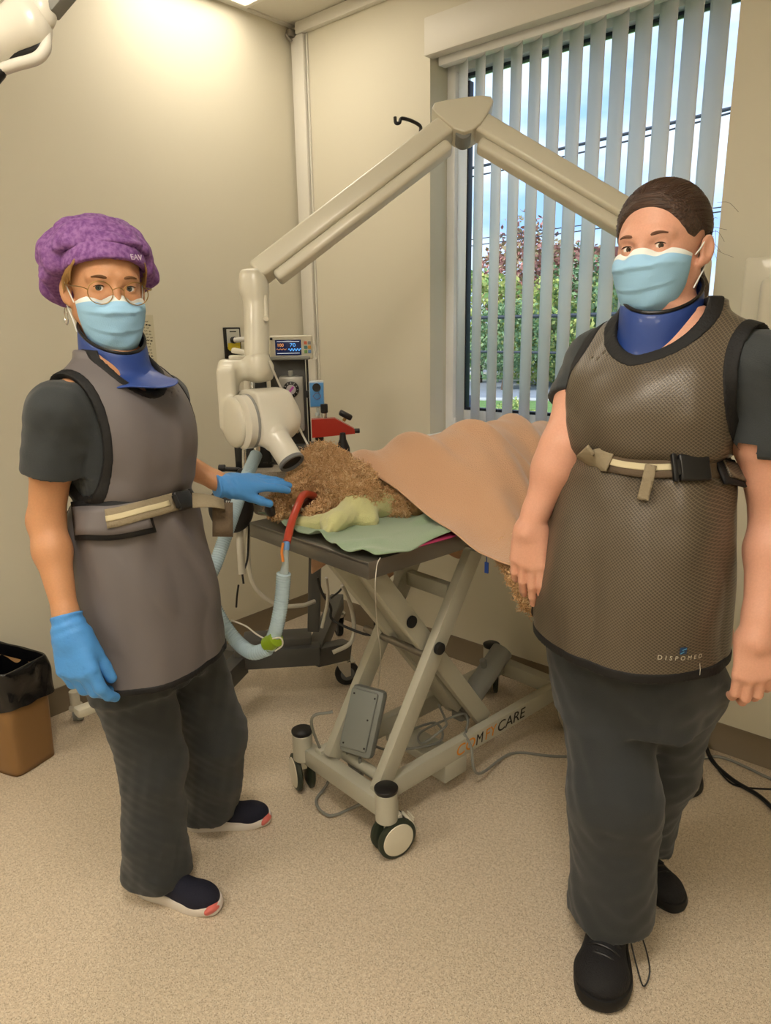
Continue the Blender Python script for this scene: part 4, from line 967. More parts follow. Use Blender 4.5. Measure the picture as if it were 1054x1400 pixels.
V = np.stack([ring(.93, 0.002), ring(.93, 0.02), ring(.97, .2), ring(.99, .33)]); o = MB().grid(V, True); o.add(ring(.93, .003), [list(range(40))]); o = o.build('body', mat('brown plastic', '8a6840', .45), bn, world=True); solid(o, .003, -1)
V = np.stack([ring(.88, .05, wob=.02, seed=1), ring(.93, .30, wob=.02, seed=2), ring(.985, .375, wob=.012, seed=3), ring(1.05, .382, wob=.03, seed=3), ring(1.09, .36, wob=.05, seed=4), ring(1.09, .32, wob=.09, seed=5), ring(1.07, .28, wob=.07, seed=6), ring(1.06, .245, wob=.07, seed=7)])
o = MB().grid(V, True).build('liner', mat('bin liner', '0d0d10', .22, bump=1.0, scale=26, detail=5, coat=.3), bn, world=True); subd(o, 2)

# cables on the floor by the right wall
MB().tube([LB(.5, .95, .3), PZ(938, 1010, .05), PZ(955, 1050, .008), PZ(958, 1080, .008), PZ(938, 1090, .008), PZ(915, 1088, .008)], .006, 8, sm=8).build('power_cable', m_blk, label='black cable loop behind the legs of the woman in patterned apron', cat='cable')
MB().tube([PY(950, 960, YW-.05), PZ(960, 1000, .05), PZ(972, 1037, .008), PZ(1000, 1065, .008), PZ(1040, 1090, .008), PZ(1070, 1120, .008)], .007, 8, sm=8).build('power_cable', m_blk, label='thick black cable snaking over the floor to the right edge', cat='cable')
MB().tube([PY(967, 955, YW-.04), PZ(962, 1000, .05), PZ(966, 1025, .006), PZ(990, 1062, .006), PZ(1015, 1076, .006), PZ(1080, 1080, .006)], .003, 8, sm=8).build('power_cable', m_blk, label='thin black cable running beside the thick one at the right wall', cat='cable')
# ceiling-mounted lamp arm at the top left
cl = empty('surgical_lamp_arm', P(30, -60, 1.25), label='white jointed lamp arm with black trim hanging at the ceiling', cat='lamp arm')
Q = lambda x, y: P(x, y, 1.25)
sdf_obj('joint_cover', field([cone(Q(-10, 62), Q(46, 46), .040, .016, .02), cone(Q(34, 12), Q(46, 44), .026, .02, .03), cone(Q(10, 40), Q(40, 30), .03, .03, .03)]), m_white, cl, h=.004)
MB().tube([Q(-15, 88), Q(10, 78), Q(40, 71), Q(54, 64), Q(59, 52), Q(62, 42)], [.007, .007, .007, .008, .006, .004], 10, sm=6).build('black_trim', m_blk, cl, world=True)
MB().tube([Q(-10, 99), Q(20, 89), Q(50, 80), Q(62, 66), Q(65, 50), Q(65, 39)], [.010, .010, .010, .010, .006, .004], 10, sm=6).build('lower_rail', m_trim, cl, world=True)
sdf_obj('upper_joint', field([cone(Q(50, -10), Q(58, 18), .028, .022, .01), cone(Q(58, 18), Q(62, 30), .016, .01, .02)]), m_white, cl, h=.004)
MB().beam(Q(70, 18), Q(115, -35), .018, .03, .004, up=-FW).build('strut', m_mgrey, cl, world=True)
MB().tube([Q(57, -8), Q(58, 6), Q(57, 11)], [.010, .007, .002], 10).build('cable_gland', m_blk, cl, world=True)
MB().tube([Q(-8, 104), Q(2, 98), Q(10, 93)], [.014, .01, .003], 10).build('lamp_edge', m_blk, cl, world=True)
MB().cyl(Q(50, -12), np.r_[Q(50, -12)[:2], ZC], .022, 18).cyl(np.r_[Q(50, -12)[:2], ZC-.03], np.r_[Q(50, -12)[:2], ZC], .07, 24).build('ceiling_mount', m_white, cl, world=True)

# ------------------------------------------------------------------ people: shared builders
def nrm(v): v = np.array(v, float); return v/np.linalg.norm(v)
def seg_r(f, a, b_):                              # first point where the ray meets the surface
    pass
def hit(f, x, y, d0=.9, d1=3.0):
    d = FW+RT*(x-CX)/F-UP*(y-CY)/F; t = np.linspace(d0, d1, 2101); Q = np.array([0, 0, EYE])+t[:, None]*d
    v = f(Q, False); i = np.flatnonzero(v < 0)
    if not len(i): return None, None
    i = max(1, i[0]); a = v[i-1]/(v[i-1]-v[i]+1e-12); p = Q[i-1]+(Q[i]-Q[i-1])*a
    e = .004; g = f(np.array([p+[e, 0, 0], p-[e, 0, 0], p+[0, e, 0], p-[0, e, 0], p+[0, 0, e], p-[0, 0, e]]), False)
    return p, nrm([g[0]-g[1], g[2]-g[3], g[4]-g[5]])
def on_surface(f, pix, off=.002):
    out = []
    for x, y in pix:
        p, n_ = hit(f, x, y)
        if p is not None: out.append((p+n_*off, n_))
    return out
def ribbon(name, f, pix, width, t, m, parent, off=.003, n=5, world=True, **k):
    pp = curve_pts([np.array([x, y, 0.]) for x, y in pix], n)[:, :2]; s_ = on_surface(f, pp, off)
    return strap(name, [p for p, _ in s_], [q for _, q in s_], width, t, m, parent, **k)
def strap(name, pts, nor, width, t, m, parent, **k):
    p = np.array(pts); nn = np.array(nor)
    for _ in range(4):
        p[1:-1] = .25*p[:-2]+.5*p[1:-1]+.25*p[2:]; nn[1:-1] = .25*nn[:-2]+.5*nn[1:-1]+.25*nn[2:]
    T = np.gradient(p, axis=0); W = np.cross(nn, T); W /= np.linalg.norm(W, axis=1)[:, None]
    V = np.stack([p+W*width*s_ for s_ in (-.5, -.25, 0, .25, .5)], 1)
    ms_ = m if isinstance(m, list) else [m]; mb = MB().grid(V)
    if len(ms_) > 1: mb.m = [1 if (i % 4) in (1, 2) and False else 0 for i in range(len(mb.f))]
    o = mb.build(name, ms_, parent, world=True, **k); solid(o, t, 0); return o
def head_prims(jaw=1.0, wide=1.0, lid=.0046):
    pr = [ell((-.014, 0, .035), (.095, .076*wide, .084), k=.02), ell((.026, 0, -.028), (.060, .061*wide, .080), k=.03)]
    for s_ in (-1, 1):
        pr += [cone((-.012, s_*.050*wide, -.050), (.050, s_*.022, -.098*jaw), .020, .018, .03), ell((.050, s_*.034*wide, -.034), (.030, .026*wide, .028), k=.02)]
    pr += [cone((.052, 0, -.098*jaw), (.062, 0, -.100*jaw), .020, .019, .02)]
    pr += [cone((.074, -.028, .020), (.074, .028, .020), .012, .012, .015)]
    for s_ in (-1, 1): pr += [cone((.077, s_*.014, .021), (.066, s_*.044, .019), .0095, .008, .012)]
    for s_ in (-1, 1): pr += [ell((.090, s_*.031, -.001), (.0125, .0155, .0105), k=.008, op='s')]
    pr += [cone((.083, 0, .008), (.101, 0, -.030), .0065, .0095, .010), ell((.092, .011, -.036), (.008, .007, .007), k=.006), ell((.092, -.011, -.036), (.008, .007, .007), k=.006)]
    pr += [cone((.078, -.018, -.064), (.078, .018, -.064), .006, .006, .008), cone((.077, -.014, -.075), (.077, .014, -.075), .007, .007, .008)]
    for s_ in (-1, 1):
        pr += [ell((.0705, s_*.031, .000), (.0140, .0150, .0128), k=.004), ell((.087, s_*.031, -.0008), (.0085, .0130, lid), k=.002, op='s')]
        Re = rz3(-s_*.50)@ry3(-.15)
        pr += [ell((-.012, s_*(.082*wide), -.010), (.0165, .0062, .028), Re, k=.005), ell((-.007, s_*(.087*wide), -.007), (.0095, .0062, .0185), Re, k=.003, op='s'), ell((-.002, s_*.074*wide, -.034), (.008, .006, .010), k=.006)]
    return pr
def hand_prims(w0, f, s, n, sc=1.0, curl=(.35, .5, .3), spread=.10, thumb=.5, curls=None, tc=.35):
    f = nrm(f); n = nrm(n-f*(n@f)); s = np.array(s, float); s = nrm(s-f*(s@f)-n*(s@n)); pr = []
    lens = (.040, .026, .021); kk = (.98, 1.08, 1.0, .80)
    offs = (.029, .010, -.010, -.028); base = (.084, .088, .083, .074)
    for i in range(4):
        c_ = curls[i] if curls else curl
        b0 = w0+f*(.012*sc)+s*offs[i]*.55*sc; b1 = w0+f*base[i]*sc+s*offs[i]*sc-n*.002
        pr.append(cone(b0, b1, .0155*sc, .0112*sc, .014))
        ang_ = 0; p = b1; dd = nrm(f+s*offs[i]/.03*spread)
        rr = (.0098, .0090, .0082, .0070)
        for j in range(3):
            ang_ += c_[j]; d = dd*math.cos(ang_)+n*math.sin(ang_); q = p+d*lens[j]*kk[i]*sc
            q_s = (.92 if i == 3 else 1.0)*sc
            pr.append(cone(p, q, rr[j]*q_s, rr[j+1]*q_s, .0035)); p = q
    t0 = w0+f*.018*sc+s*.020*sc+n*.006; td = nrm(f*math.cos(thumb)+s*math.sin(thumb)+n*.35)
    t1 = t0+td*.042*sc; td2 = nrm(td*math.cos(tc)+f*math.sin(tc)*.8+n*.1); t2 = t1+td2*.032*sc; t3 = t2+nrm(td2+f*.15)*.025*sc
    pr += [cone(t0, t1, .0165*sc, .0125*sc, .014), cone(t1, t2, .0112*sc, .0100*sc, .004), cone(t2, t3, .0100*sc, .0080*sc, .003)]
    pr += [ell(w0+f*.045*sc-n*.001, (.040*sc, .034*sc, .013*sc), np.stack([f, s, n], 1), k=.012)]
    return pr, (t3, t2)
def cap_axis(Q, a, b_):
    ba = b_-a; return ((Q-a)@ba)/(ba@ba)
def tri_tex(m, scale, dark, light, rot=.785, frac=.3):          # fine diamond weave
    n = m.node_tree; b = n.nodes['Principled BSDF']; t = n.nodes.new('ShaderNodeTexCoord'); outs = []
    for sg_ in (1, -1):
        mp_ = n.nodes.new('ShaderNodeMapping'); mp_.inputs['Rotation'].default_value = (0, sg_*rot, 0)
        wv = n.nodes.new('ShaderNodeTexWave'); wv.bands_direction = 'Z'; wv.inputs['Scale'].default_value = scale; wv.inputs['Distortion'].default_value = 0; wv.inputs['Detail Scale'].default_value = .3
        n.links.new(t.outputs['Object'], mp_.inputs[0]); n.links.new(mp_.outputs[0], wv.inputs['Vector']); outs.append(wv.outputs['Fac'])
    mxn = n.nodes.new('ShaderNodeMath'); mxn.operation = 'MAXIMUM'; n.links.new(outs[0], mxn.inputs[0]); n.links.new(outs[1], mxn.inputs[1])
    r = n.nodes.new('ShaderNodeValToRGB'); r.color_ramp.elements[0].position = .80; r.color_ramp.elements[1].position = .97
    r.color_ramp.elements[0].color = lin(dark); r.color_ramp.elements[1].color = lin(light)
    n.links.new(mxn.outputs[0], r.inputs[0]); n.links.new(r.outputs[0], b.inputs['Base Color'])
    bn = n.nodes.new('ShaderNodeBump'); bn.inputs['Strength'].default_value = .25; bn.inputs['Distance'].default_value = .001
    n.links.new(mxn.outputs[0], bn.inputs['Height']); n.links.new(bn.outputs[0], b.inputs['Normal'])

m_bind = mat('black binding', '121214', .7, bump=.3, scale=200)
m_scrub = mat('charcoal scrubs', '33383b', .85, bump=.3, scale=500, sheen=.15)
m_scrub2 = mat('dark scrubs', '2d3134', .85, bump=.3, scale=500, sheen=.15)
m_maskb = mat('mask blue', '9ccbee', .8, bump=.15, scale=500); m_maskw = mat('mask white', 'e6ebea', .8)
m_web = mat('taupe webbing', '8b7f68', .8, bump=.6, scale=160, stretch=(1, 1, 1)); m_web2 = mat('pale stripe', 'c4b998', .8); m_webd = mat('brown webbing', '5a4c3c', .85, bump=.5, scale=160)
m_navy = mat('navy vinyl', '27438a', .5, bump=.15, scale=60, coat=.1)
m_glove = mat('nitrile blue', '4f94dc', .5, bump=.5, scale=70, spec=.4)
m_eye = mat('eye white', 'e9e2da', .2, coat=.5); m_pup = mat('pupil', '0b0908', .1, coat=.8)

class Person: pass
def build_face(pr, Rh, th, par, brow, iris, look, mk_mats=None, lash='2a1c14'):
    W = lambda p: Rh@np.array(p, float)+th
    ir = mat('iris '+iris, iris, .25, coat=.8)
    for s_ in (-1, 1):
        c = W((.0705, s_*.031, 0)); dl = nrm(look-c)
        e = MB(); e.lathe([(.0127*math.sin(a), .0127*math.cos(a)) for a in np.linspace(math.pi, .01, 18)], c, dl, 24)
        eo = e.build('eyeball', m_eye, par, world=True)
        MB().lathe([(0, .0128), (.0022, .01282), (.0058, .0117), (.0062, .0108)], c, dl, 20).build('iris', ir, eo, world=True)
        MB().lathe([(0, .0131), (.0024, .0129), (.0025, .012)], c, dl, 16).build('pupil', m_pup, eo, world=True)
        pts = [W((.0880-.0006*(k-2)**2, s_*(.012+.0056*k), .0175+.0048*math.sin(k/6*2.5))) for k in range(7)]
        MB().tube(pts, [.0016, .0032, .0034, .0030, .0022, .0012], 8, sm=4).build('eyebrow', mat('brow '+brow, brow, .9, bump=.5, scale=400), par, world=True)
        pts = [W((.0838-.0011*abs(k-2)**1.8, s_*(.0195+.0058*k), .0012+.0036*math.sin((k+.2)/4.4*math.pi))) for k in range(5)]
        MB().tube(pts, [.0005, .0010, .0011, .0012, .0006], 6, sm=4).build('eyelashes', mat('lash '+lash, lash, .9), par, world=True)
def build_mask(Rh, th, par, drop=0.0, wide=1.0, label=None):
    W = lambda p: Rh@np.array(p, float)+th
    nu, nv = 49, 40; V = np.zeros((nv, nu, 3)); N0 = .0
    for i, v in enumerate(np.linspace(0, 1, nv)):
        zc = -.006-drop-.122*v
        X = np.interp(v, [0, .06, .18, .3, .45, .6, .75, .88, 1], [.096, .104, .114, .118, .113, .106, .100, .092, .076])
        for j, u in enumerate(np.linspace(-1, 1, nu)):
            a = abs(u); zs = -.022-drop-.052*v
            k = a**2.2; z = zc*(1-k)+zs*k
            if v < .3: z -= .010*math.exp(-((a-.28)/.13)**2)*(1-v/.3)        # dips beside the nose bridge
            ca = math.cos(a*1.42)
            x = .012+(X-.012)*(max(ca, 0)**.82); y = math.copysign(.0705*wide*math.sin(a*1.42)**.95*(1-.16*v**2), u) if a > 0 else 0
            if v < .2: x -= .012*(1-v/.2)*min(1, (a/.22)**2)*math.exp(-((a-.4)/.3)**2)
            pl = (((v*3.1+.06*math.sin(u*3)) % 1)**2)*.0042*(1-a**4)*min(1, v*6)*min(1, (1-v)*5)
            cr1 = .0016*math.sin(u*9+v*14)*(1-a)*v
            V[i, j] = W((x+pl+cr1, y, z+pl*.6))
    mb = MB().grid(V); mb.m = [1 if (k//(nu-1)) < 4 else 0 for k in range(len(mb.f))]
    o = mb.build('face_mask', [m_maskb, m_maskw], par, world=True, angle=60); solid(o, .0012, 1); subd(o, 1)
    for s_ in (-1, 1):
        b_ = [W((.016, s_*.070*wide, -.024-drop)), W((.005, s_*.077*wide, -.006)), W((-.014, s_*.081*wide, .014)), W((-.026, s_*.081*wide, .010)), W((-.028, s_*.080*wide, -.012)), W((-.018, s_*.077*wide, -.040)), W((.004, s_*.074*wide, -.062)), W((.016, s_*.069*wide, -.084-drop))]
        MB().tube(b_, .0014, 6, sm=6).build('ear_loop', m_maskw, o, world=True)
    return o
def shoe(par, heel, ang, sc, upper, sole, accent=None, lace=None, ln=.255, wd=1.0):
    Rz = rz3(ang); T_ = lambda x, y, z: np.array([heel[0], heel[1], 0])+Rz@np.array([x, y*wd, z])*sc
    w1 = 1+.8*(wd-1)
    pr = [cone(T_(.045, 0, .055), T_(.13, 0, .045), .036*sc*w1, .032*sc*w1, .03*sc), ell(T_(.19, 0, .034), (.060*sc, .042*sc*wd, .033*sc), Rz, k=.03), ell(T_(.045, 0, .045), (.045*sc, .033*sc, .042*sc), Rz, k=.02), cone(T_(.05, 0, .065), T_(.045, 0, .11), .035*sc, .036*sc, .02)]
    zs = .024*sc
    fl = field(pr, lambda Q, d: mx(d, zs*.8-Q[:, 2]))
    so = sdf_obj('shoe', fl, upper, par, h=.004)
    out = [(0, .018), (.012, .030), (.05, .034), (.10, .034), (.15, .042), (.19, .045), (.225, .038), (.248, .020), (.254, 0), (.248, -.022), (.22, -.036), (.18, -.040), (.13, -.034), (.08, -.031), (.03, -.030), (.006, -.018)]
    oo = curve_pts([np.array([x, y, 0]) for x, y in out+[out[0]]], 3)[:-1]
    rows_ = [(0, .93), (.006, 1.0), (.020, 1.03), (.030, 1.0), (.032, .9)]
    V = np.stack([np.array([T_(.127+(p[0]-.127)*k, p[1]*k, z+(.010*max(0, (p[0]-.2)/.054)**2 if z == 0 else .003*max(0, .06-p[0])/.06)) for p in oo]) for z, k in rows_])
    mb = MB().grid(V, True); n_ = len(oo); mb.add(V[0], [list(range(n_))[::-1]]); mb.add(V[-1], [list(range(n_))]); s2 = mb.build('sole', sole, so, world=True, angle=60)
    if accent is not None: sdf_obj('toe_accent', field([ell(T_(.238, -.012, .018), (.020*sc, .028*sc, .018*sc), Rz)], lambda Q, d: mx(mx(d, fl[0](Q, False)-.012), .002-Q[:, 2])), accent, so, h=.004)
    if lace is not None:
        b_ = []
        for k in range(5):
            x = .115+.015*k; z = .0885-.0062*k; mb = MB(); mb.tube([T_(x, -.024, z-.010), T_(x+.004, -.01, z+.002), T_(x+.008, .01, z+.002), T_(x+.010, .024, z-.010)], .0028*sc, 7, sm=4).build('lace', lace, so, world=True)
    return so, T_

# ------------------------------------------------------------------ the woman in the purple cap
Y1 = math.radians(14); C1 = np.array([-1.475, .80, 0]); R1 = rz3(Y1)
def W1(x, y, z): return C1+R1@np.array([x, y, z])
p1 = empty('person', (C1[0], C1[1], 0), label='woman in purple scrub cap, glasses and grey apron with blue gloves, hand on the dog', cat='person')
m_skin1 = mat('tanned skin', 'c7926b', .5, bump=.08, scale=300, var=.06, sss=.12); m_apr1 = mat('grey vinyl apron', '6a6566', .48, bump=.12, scale=35, spec=.4)
m_cap = mat('purple cotton', '6f4182', .8, var=.45, col2='966aa6', scale=110, detail=8, bump=.35)
HT1 = P(158, 394, 1.48); HY1 = math.radians(-15); HR1 = rz3(HY1)@ry3(.05)@rx3(-.02)
HT1 = HT1-HR1@np.array([.085, 0, 0])
hp1 = xf(head_prims(1.0, .97), HR1, HT1)
sR, eR, wR = W1(-.01, -.160, 1.262), P(63, 712, 1.50), P(94, 858, 1.47)
sL, eL, wL = W1(-.025, .150, 1.262), P(205, 612, 1.83), P(310, 664, 1.86)
hR, _ = hand_prims(wR, P(118, 965, 1.46)-P(94, 858, 1.47), RT*.95-FW*.3, FW+RT*.2, 1.12, curls=[(.3, .5, .35), (.5, .75, .4), (.55, .8, .4), (.55, .8, .4)], thumb=.2, spread=.0, tc=.25)
fL_ = P(402, 655, 1.97)-wL
hL, _ = hand_prims(wL, fL_, -UP*.9-FW*.45, FW*.55-UP*.75, .98, curls=[(.12, .12, .1), (.05, .15, .1), (.05, .15, .1), (.1, .2, .1)], spread=.04, thumb=.42)
neck1 = W1(-.015, 0, 1.30)
tz = [.60, .72, .84, .95, 1.04, 1.10, 1.18, 1.25, 1.30, 1.335, 1.365]
T1 = loft(tz, [.02, .02, .012, .008, .005, .008, .018, .010, -.005, -.015, -.02], 0, [.135, .13, .125, .112, .104, .100, .104, .096, .080, .058, .045], [.165, .163, .158, .142, .130, .126, .126, .128, .126, .086, .045], R1, C1)
B1 = loft([.76]+tz[3:], [.012]+[.008, .005, .008, .018, .010, -.005, -.015, -.02], 0, [.09, .092, .084, .086, .098, .088, .07, .05, .04], [.12, .12, .11, .11, .118, .12, .115, .08, .045], R1, C1, k=.05)
body1 = hp1+[cone(HT1+HR1@np.array([-.02, 0, -.06]), neck1, .049, .052, .03), B1]
body1 += [cone(W1(-.01, .05, 1.31), sL, .05, .046, .04), cone(W1(-.01, -.05, 1.31), sR, .05, .046, .04)]
def arm_prims(s_, e_, w_, r):
    d = nrm(w_-e_); m1 = e_+(w_-e_)*.28
    return [cone(s_, s_+(e_-s_)*.45, r[0], r[1], .03), cone(s_+(e_-s_)*.45, e_, r[1], r[2], .02), cone(e_, m1, r[2], r[3], .02), cone(m1, w_-d*.03, r[3], r[4], .02), cone(w_-d*.03, w_+d*.02, r[4], r[4]*1.02, .015)]
a1R = arm_prims(sR, eR, wR, (.047, .041, .035, .036, .0235)); a1L = arm_prims(sL, eL, wL, (.047, .040, .034, .035, .0235))
body1 += a1R+a1L+hR+hL
hipR, hipL = W1(.0, -.085, .80), W1(0, .085, .80)
aR_, aL_ = np.array([-1.500, .772, .09]), np.array([-1.612, 1.005, .09]); kR, kL = P(210, 1045, 1.76), P(294, 1000, 1.93)
body1 += [cone(hipR, kR, .07, .045, .03), cone(kR, aR_, .045, .032, .03), cone(hipL, kL, .07, .045, .03), cone(kL, aL_, .045, .032, .03)]
sdf_obj('body', field(body1), m_skin1, p1, h=.003, relax=1)
build_face(hp1, HR1, HT1, p1, '6b4a30', '333f3a', np.array([0, 0, EYE]))
mk1 = build_mask(HR1, HT1, p1, drop=.007, wide=1.0)
# glasses
G_ = lambda x, y, z: HR1@np.array([x, y, z])+HT1
gl = MB()
for s_ in (-1, 1):
    gl.tube([G_(.106-.010*abs(math.cos(a)*.5+.5)*0-.10*max(0, (s_*math.cos(a)*.0245+.035)-.035)*.3, s_*.0355+.0245*math.cos(a), -.010+.0225*math.sin(a)) for a in np.linspace(0, 2*math.pi, 33)], .0010, 6, cap=False)
gl.tube([G_(.106, -.011, -.004), G_(.110, -.004, .000), G_(.110, .004, .000), G_(.106, .011, -.004)], .0010, 6, sm=4)
go_ = gl.build('glasses', mat('gold wire', 'a5854f', .3, metal=.9), p1, world=True)
for s_ in (-1, 1): MB().tube([G_(.105, s_*.060, -.004), G_(.098, s_*.070, .000), G_(.03, s_*.079, .003), G_(-.01, s_*.081, .004), G_(-.022, s_*.081, -.010)], .0011, 6, sm=4).build('temple', mat('gold wire dark', '8f7547', .3, metal=.8), go_, world=True)
for s_ in (-1, 1): MB().lathe([(0, -.0004), (.0238, -.0004), (.0238, .0004), (0, .0004)], G_(.106, s_*.0355, -.010), HR1[:, 0], 28).build('lens', mat('lens glass', 'ffffff', .02, trans=1, ior=1.02, spec=.4), go_, world=True)
# cap, hair, earring
hf = field(hp1)[0]
def capf(Q, d):
    q = (Q-HT1)@HR1; bd = q[:, 2]-(.022+.36*(q[:, 0]+.02)); 
    an_ = np.arctan2(q[:, 1], q[:, 0]+.03); lo_ = np.clip((.12-q[:, 2])/.10, 0, 1)
    d = d-.0065*ripple(Q, 34, 11)-.0085*np.abs(np.sin(an_*8+2.2*ripple(q, 14, 4)))*lo_-.0075*np.abs(ripple(Q, 46, 12))-.0012*ripple(Q, 150, 13)
    d = smx(d, np.minimum(.034-(q[:, 2]-(.0205+.34*(q[:, 0]+.02))), q[:, 0]-.012), .010)
    return smx(d, -(bd+.004+.38*np.maximum(0, -q[:, 0]-.02)), .012)
cp = xf([ell((-.045, .0, .062), (.104, .112, .084), ry3(.2), k=.03), ell((-.075, 0, .02), (.075, .100, .078), k=.03), ell((-.010, 0, .050), (.100, .084, .092), k=.03)], HR1, HT1)
sdf_obj('scrub_cap', field(cp, capf), m_cap, p1, h=.004)
bdp = xf([ell((-.012, 0, .038), (.110, .090, .094), k=.02)], HR1, HT1)
def bandf(Q, d):
    q = (Q-HT1)@HR1; u = q[:, 2]-(.0205+.34*(q[:, 0]+.02)); d = d-.0008*ripple(Q, 120, 2)
    return mx(mx(d, -(d+.012)), np.abs(u-.021)-.021)
band = sdf_obj('cap_band', field(bdp, bandf), m_cap, p1, h=.003)
hc = mat('blond hair', 'a98450', .6, bump=1.0, scale=120, stretch=(1, 1, .15))
def tuft(name, par, m, pts_list, r):
    for k, pts in enumerate(pts_list): MB().tube(pts, r, 7, sm=5).build(name, m, par, world=True)
rs = np.random.RandomState(5); mb = MB()
for k in range(70):
    sd = -1 if k < 56 else 1; a0 = rs.uniform(.0, .060); y_ = .0775-.25*max(0, a0-.03); z0 = .030+.36*a0+rs.uniform(-.002, .004)
    e0 = G_(a0, sd*y_, z0); e1 = G_(a0-.010-rs.uniform(0, .01), sd*(y_+.006), z0-.018); e2 = G_(a0-.024-rs.uniform(0, .012), sd*(y_+.006+.0*a0), z0-.030-rs.uniform(0, .02))
    mb.tube([e0, e1, e2], [.0012, .0013, .0004], 5, sm=4)
mb.build('hair', hc, p1, world=True, kind='stuff')
MB().tube([G_(-.004+.0*a, -.084, -.060)+HR1@np.array([.018*math.cos(a), 0, .018*math.sin(a)]) for a in np.linspace(0, 6.2832, 25)], .0011, 6).build('earring', mat('silver', 'd9d6cd', .2, metal=1), p1, world=True)
text('lettering', 'EAV', .016, G_(.099, .030, .062)+HR1@np.array([.002, 0, 0]), HR1@rz3(.36)@np.stack([[0, 1, 0], ry3(-.25)@np.array([0, 0, 1.]), ry3(-.25)@np.array([1., 0, 0])], 1), mat('silver thread', 'c9b9cf', .6), band)
# scrubs top
def sleeve_cut(s_, e_, t_): return lambda Q: (cap_axis(Q, s_, e_)-t_)*np.linalg.norm(e_-s_)
def top(name, T, ss, es, ts, r, mats, par, neckc, neckr, zb, wr=.003, seed=1, under=None):
    pr = [dict(inflate([T], -.006)[0], k=.05)]
    for s_, e_, t_ in zip(ss, es, ts):
        mid = (T['tr']+T['R']@np.array([-.01, 0, s_[2]+.045])); mid = mid+(s_-mid)*.35; mid[2] = s_[2]+.031
        pr += [cone(mid, s_, r*.92, r*1.0, .04), cone(s_, s_+(e_-s_)*(t_+.1), r, r*1.08, .03)]
    cuts = [sleeve_cut(s_, e_, t_) for s_, e_, t_ in zip(ss, es, ts)]
    def post(Q, d):
        d = d-wr*ripple(Q, 34, seed)-wr*.4*ripple(Q, 90, seed+1)
        for c_, s_ in zip(cuts, ss):
            g = c_(Q); near = np.linalg.norm(Q-s_, axis=1) < .30
            side = np.abs((Q-T['tr'])@T['R'][:, 1]) > np.abs((s_-T['tr'])@T['R'][:, 1])-.035
            d = np.where(near & side, mx(d, g), d)
        if under is not None:
            d = np.where(under[1](Q) < -.022, mx(d, under[0](Q, False)+.024), d)
        d = mx(d, zb-Q[:, 2]); q = (Q-neckc[0])/neckr; return mx(d, (1-np.linalg.norm(q, axis=1))*min(neckr))
    return sdf_obj(name, field(pr, post), mats, par, h=.004)
# apron
def apron(T, ss, r_sh, neckp, hem, arm_r, back, wr, par, mats, seed, th=.009, bw=.0075, sag=.0, wave=None):
    pr = [dict(inflate([T], .013)[0], k=.05)]
    for s_ in ss:
        mid = T['tr']+T['R']@np.array([-.01, 0, s_[2]+.045]); mid = mid+(s_-mid)*.35; mid[2] = s_[2]+.034
        pr += [cone(mid, s_+np.array([0, 0, .004]), r_sh*.98, r_sh*1.03, .04)]
    base = field(pr)
    def shell(Q, infl=0.0):
        d = base[0](Q, False) if len(Q) < 4000 else base[0](Q)
        lz = np.clip((hem+.33-Q[:, 2])/.33, 0, 1)
        d = d-wr*1.3*ripple(Q, 13, seed, an=(1, 1, .5))*(.4+.9*lz)-wr*.5*ripple(Q, 34, seed+1, an=(1, 1, .5))-wr*.5*np.abs(ripple(Q, 24, seed+2, an=(1, 1, .8)))
        if wave is not None: d = wave(Q, d)
        return mx(d-infl, -(d+th+infl))
    def G(Q):
        q = (Q-T['tr'])@T['R']
        g = hem+sag*np.clip(-q[:, 0]+.1, -.1, .2)+neckp.get('hem', lambda q: 0)(q)-q[:, 2]
        g = smx(g, back-q[:, 0], .06)
        for s_, ar in zip(ss, arm_r):
            l = (s_-T['tr'])@T['R']; c = l+np.array([ar[3], math.copysign(ar[4], l[1]), ar[5]]); v = (q-c)/np.array(ar[:3]); g = mx(g, (1-np.linalg.norm(v, axis=1))*min(ar[:3]))
        v = (q-neckp['c'])/neckp['r']; nrm_ = np.abs(v[:, 0])**2+np.abs(v[:, 1])**neckp.get('e', 2)+np.abs(v[:, 2])**2
        return mx(g, (1-np.sqrt(nrm_))*min(neckp['r']))
    fa = (lambda Q, cull=True: mx(shell(Q), G(Q)), base[1]-.02, base[2]+.02)
    fb = (lambda Q, cull=True: mx(shell(Q, .0022), np.abs(G(Q)+bw-.001)-bw), base[1]-.02, base[2]+.02)
    o = sdf_obj('apron', fa, mats[0], par, h=.004, relax=2); sdf_obj('binding', fb, mats[1], o, h=.003)
    return o, fa[0], base[0], G
def crease(Q, a, b_, w_, amp, side=1):                # a long soft fold running from a to b
    a, b_ = np.array(a), np.array(b_); ba = b_-a; t = np.clip((Q-a)@ba/(ba@ba), 0, 1); q = Q-a-t[:, None]*ba
    return amp*np.sin(np.pi*np.clip(t*.9+.05, 0, 1))*np.exp(-(np.linalg.norm(q, axis=1)/w_)**2)
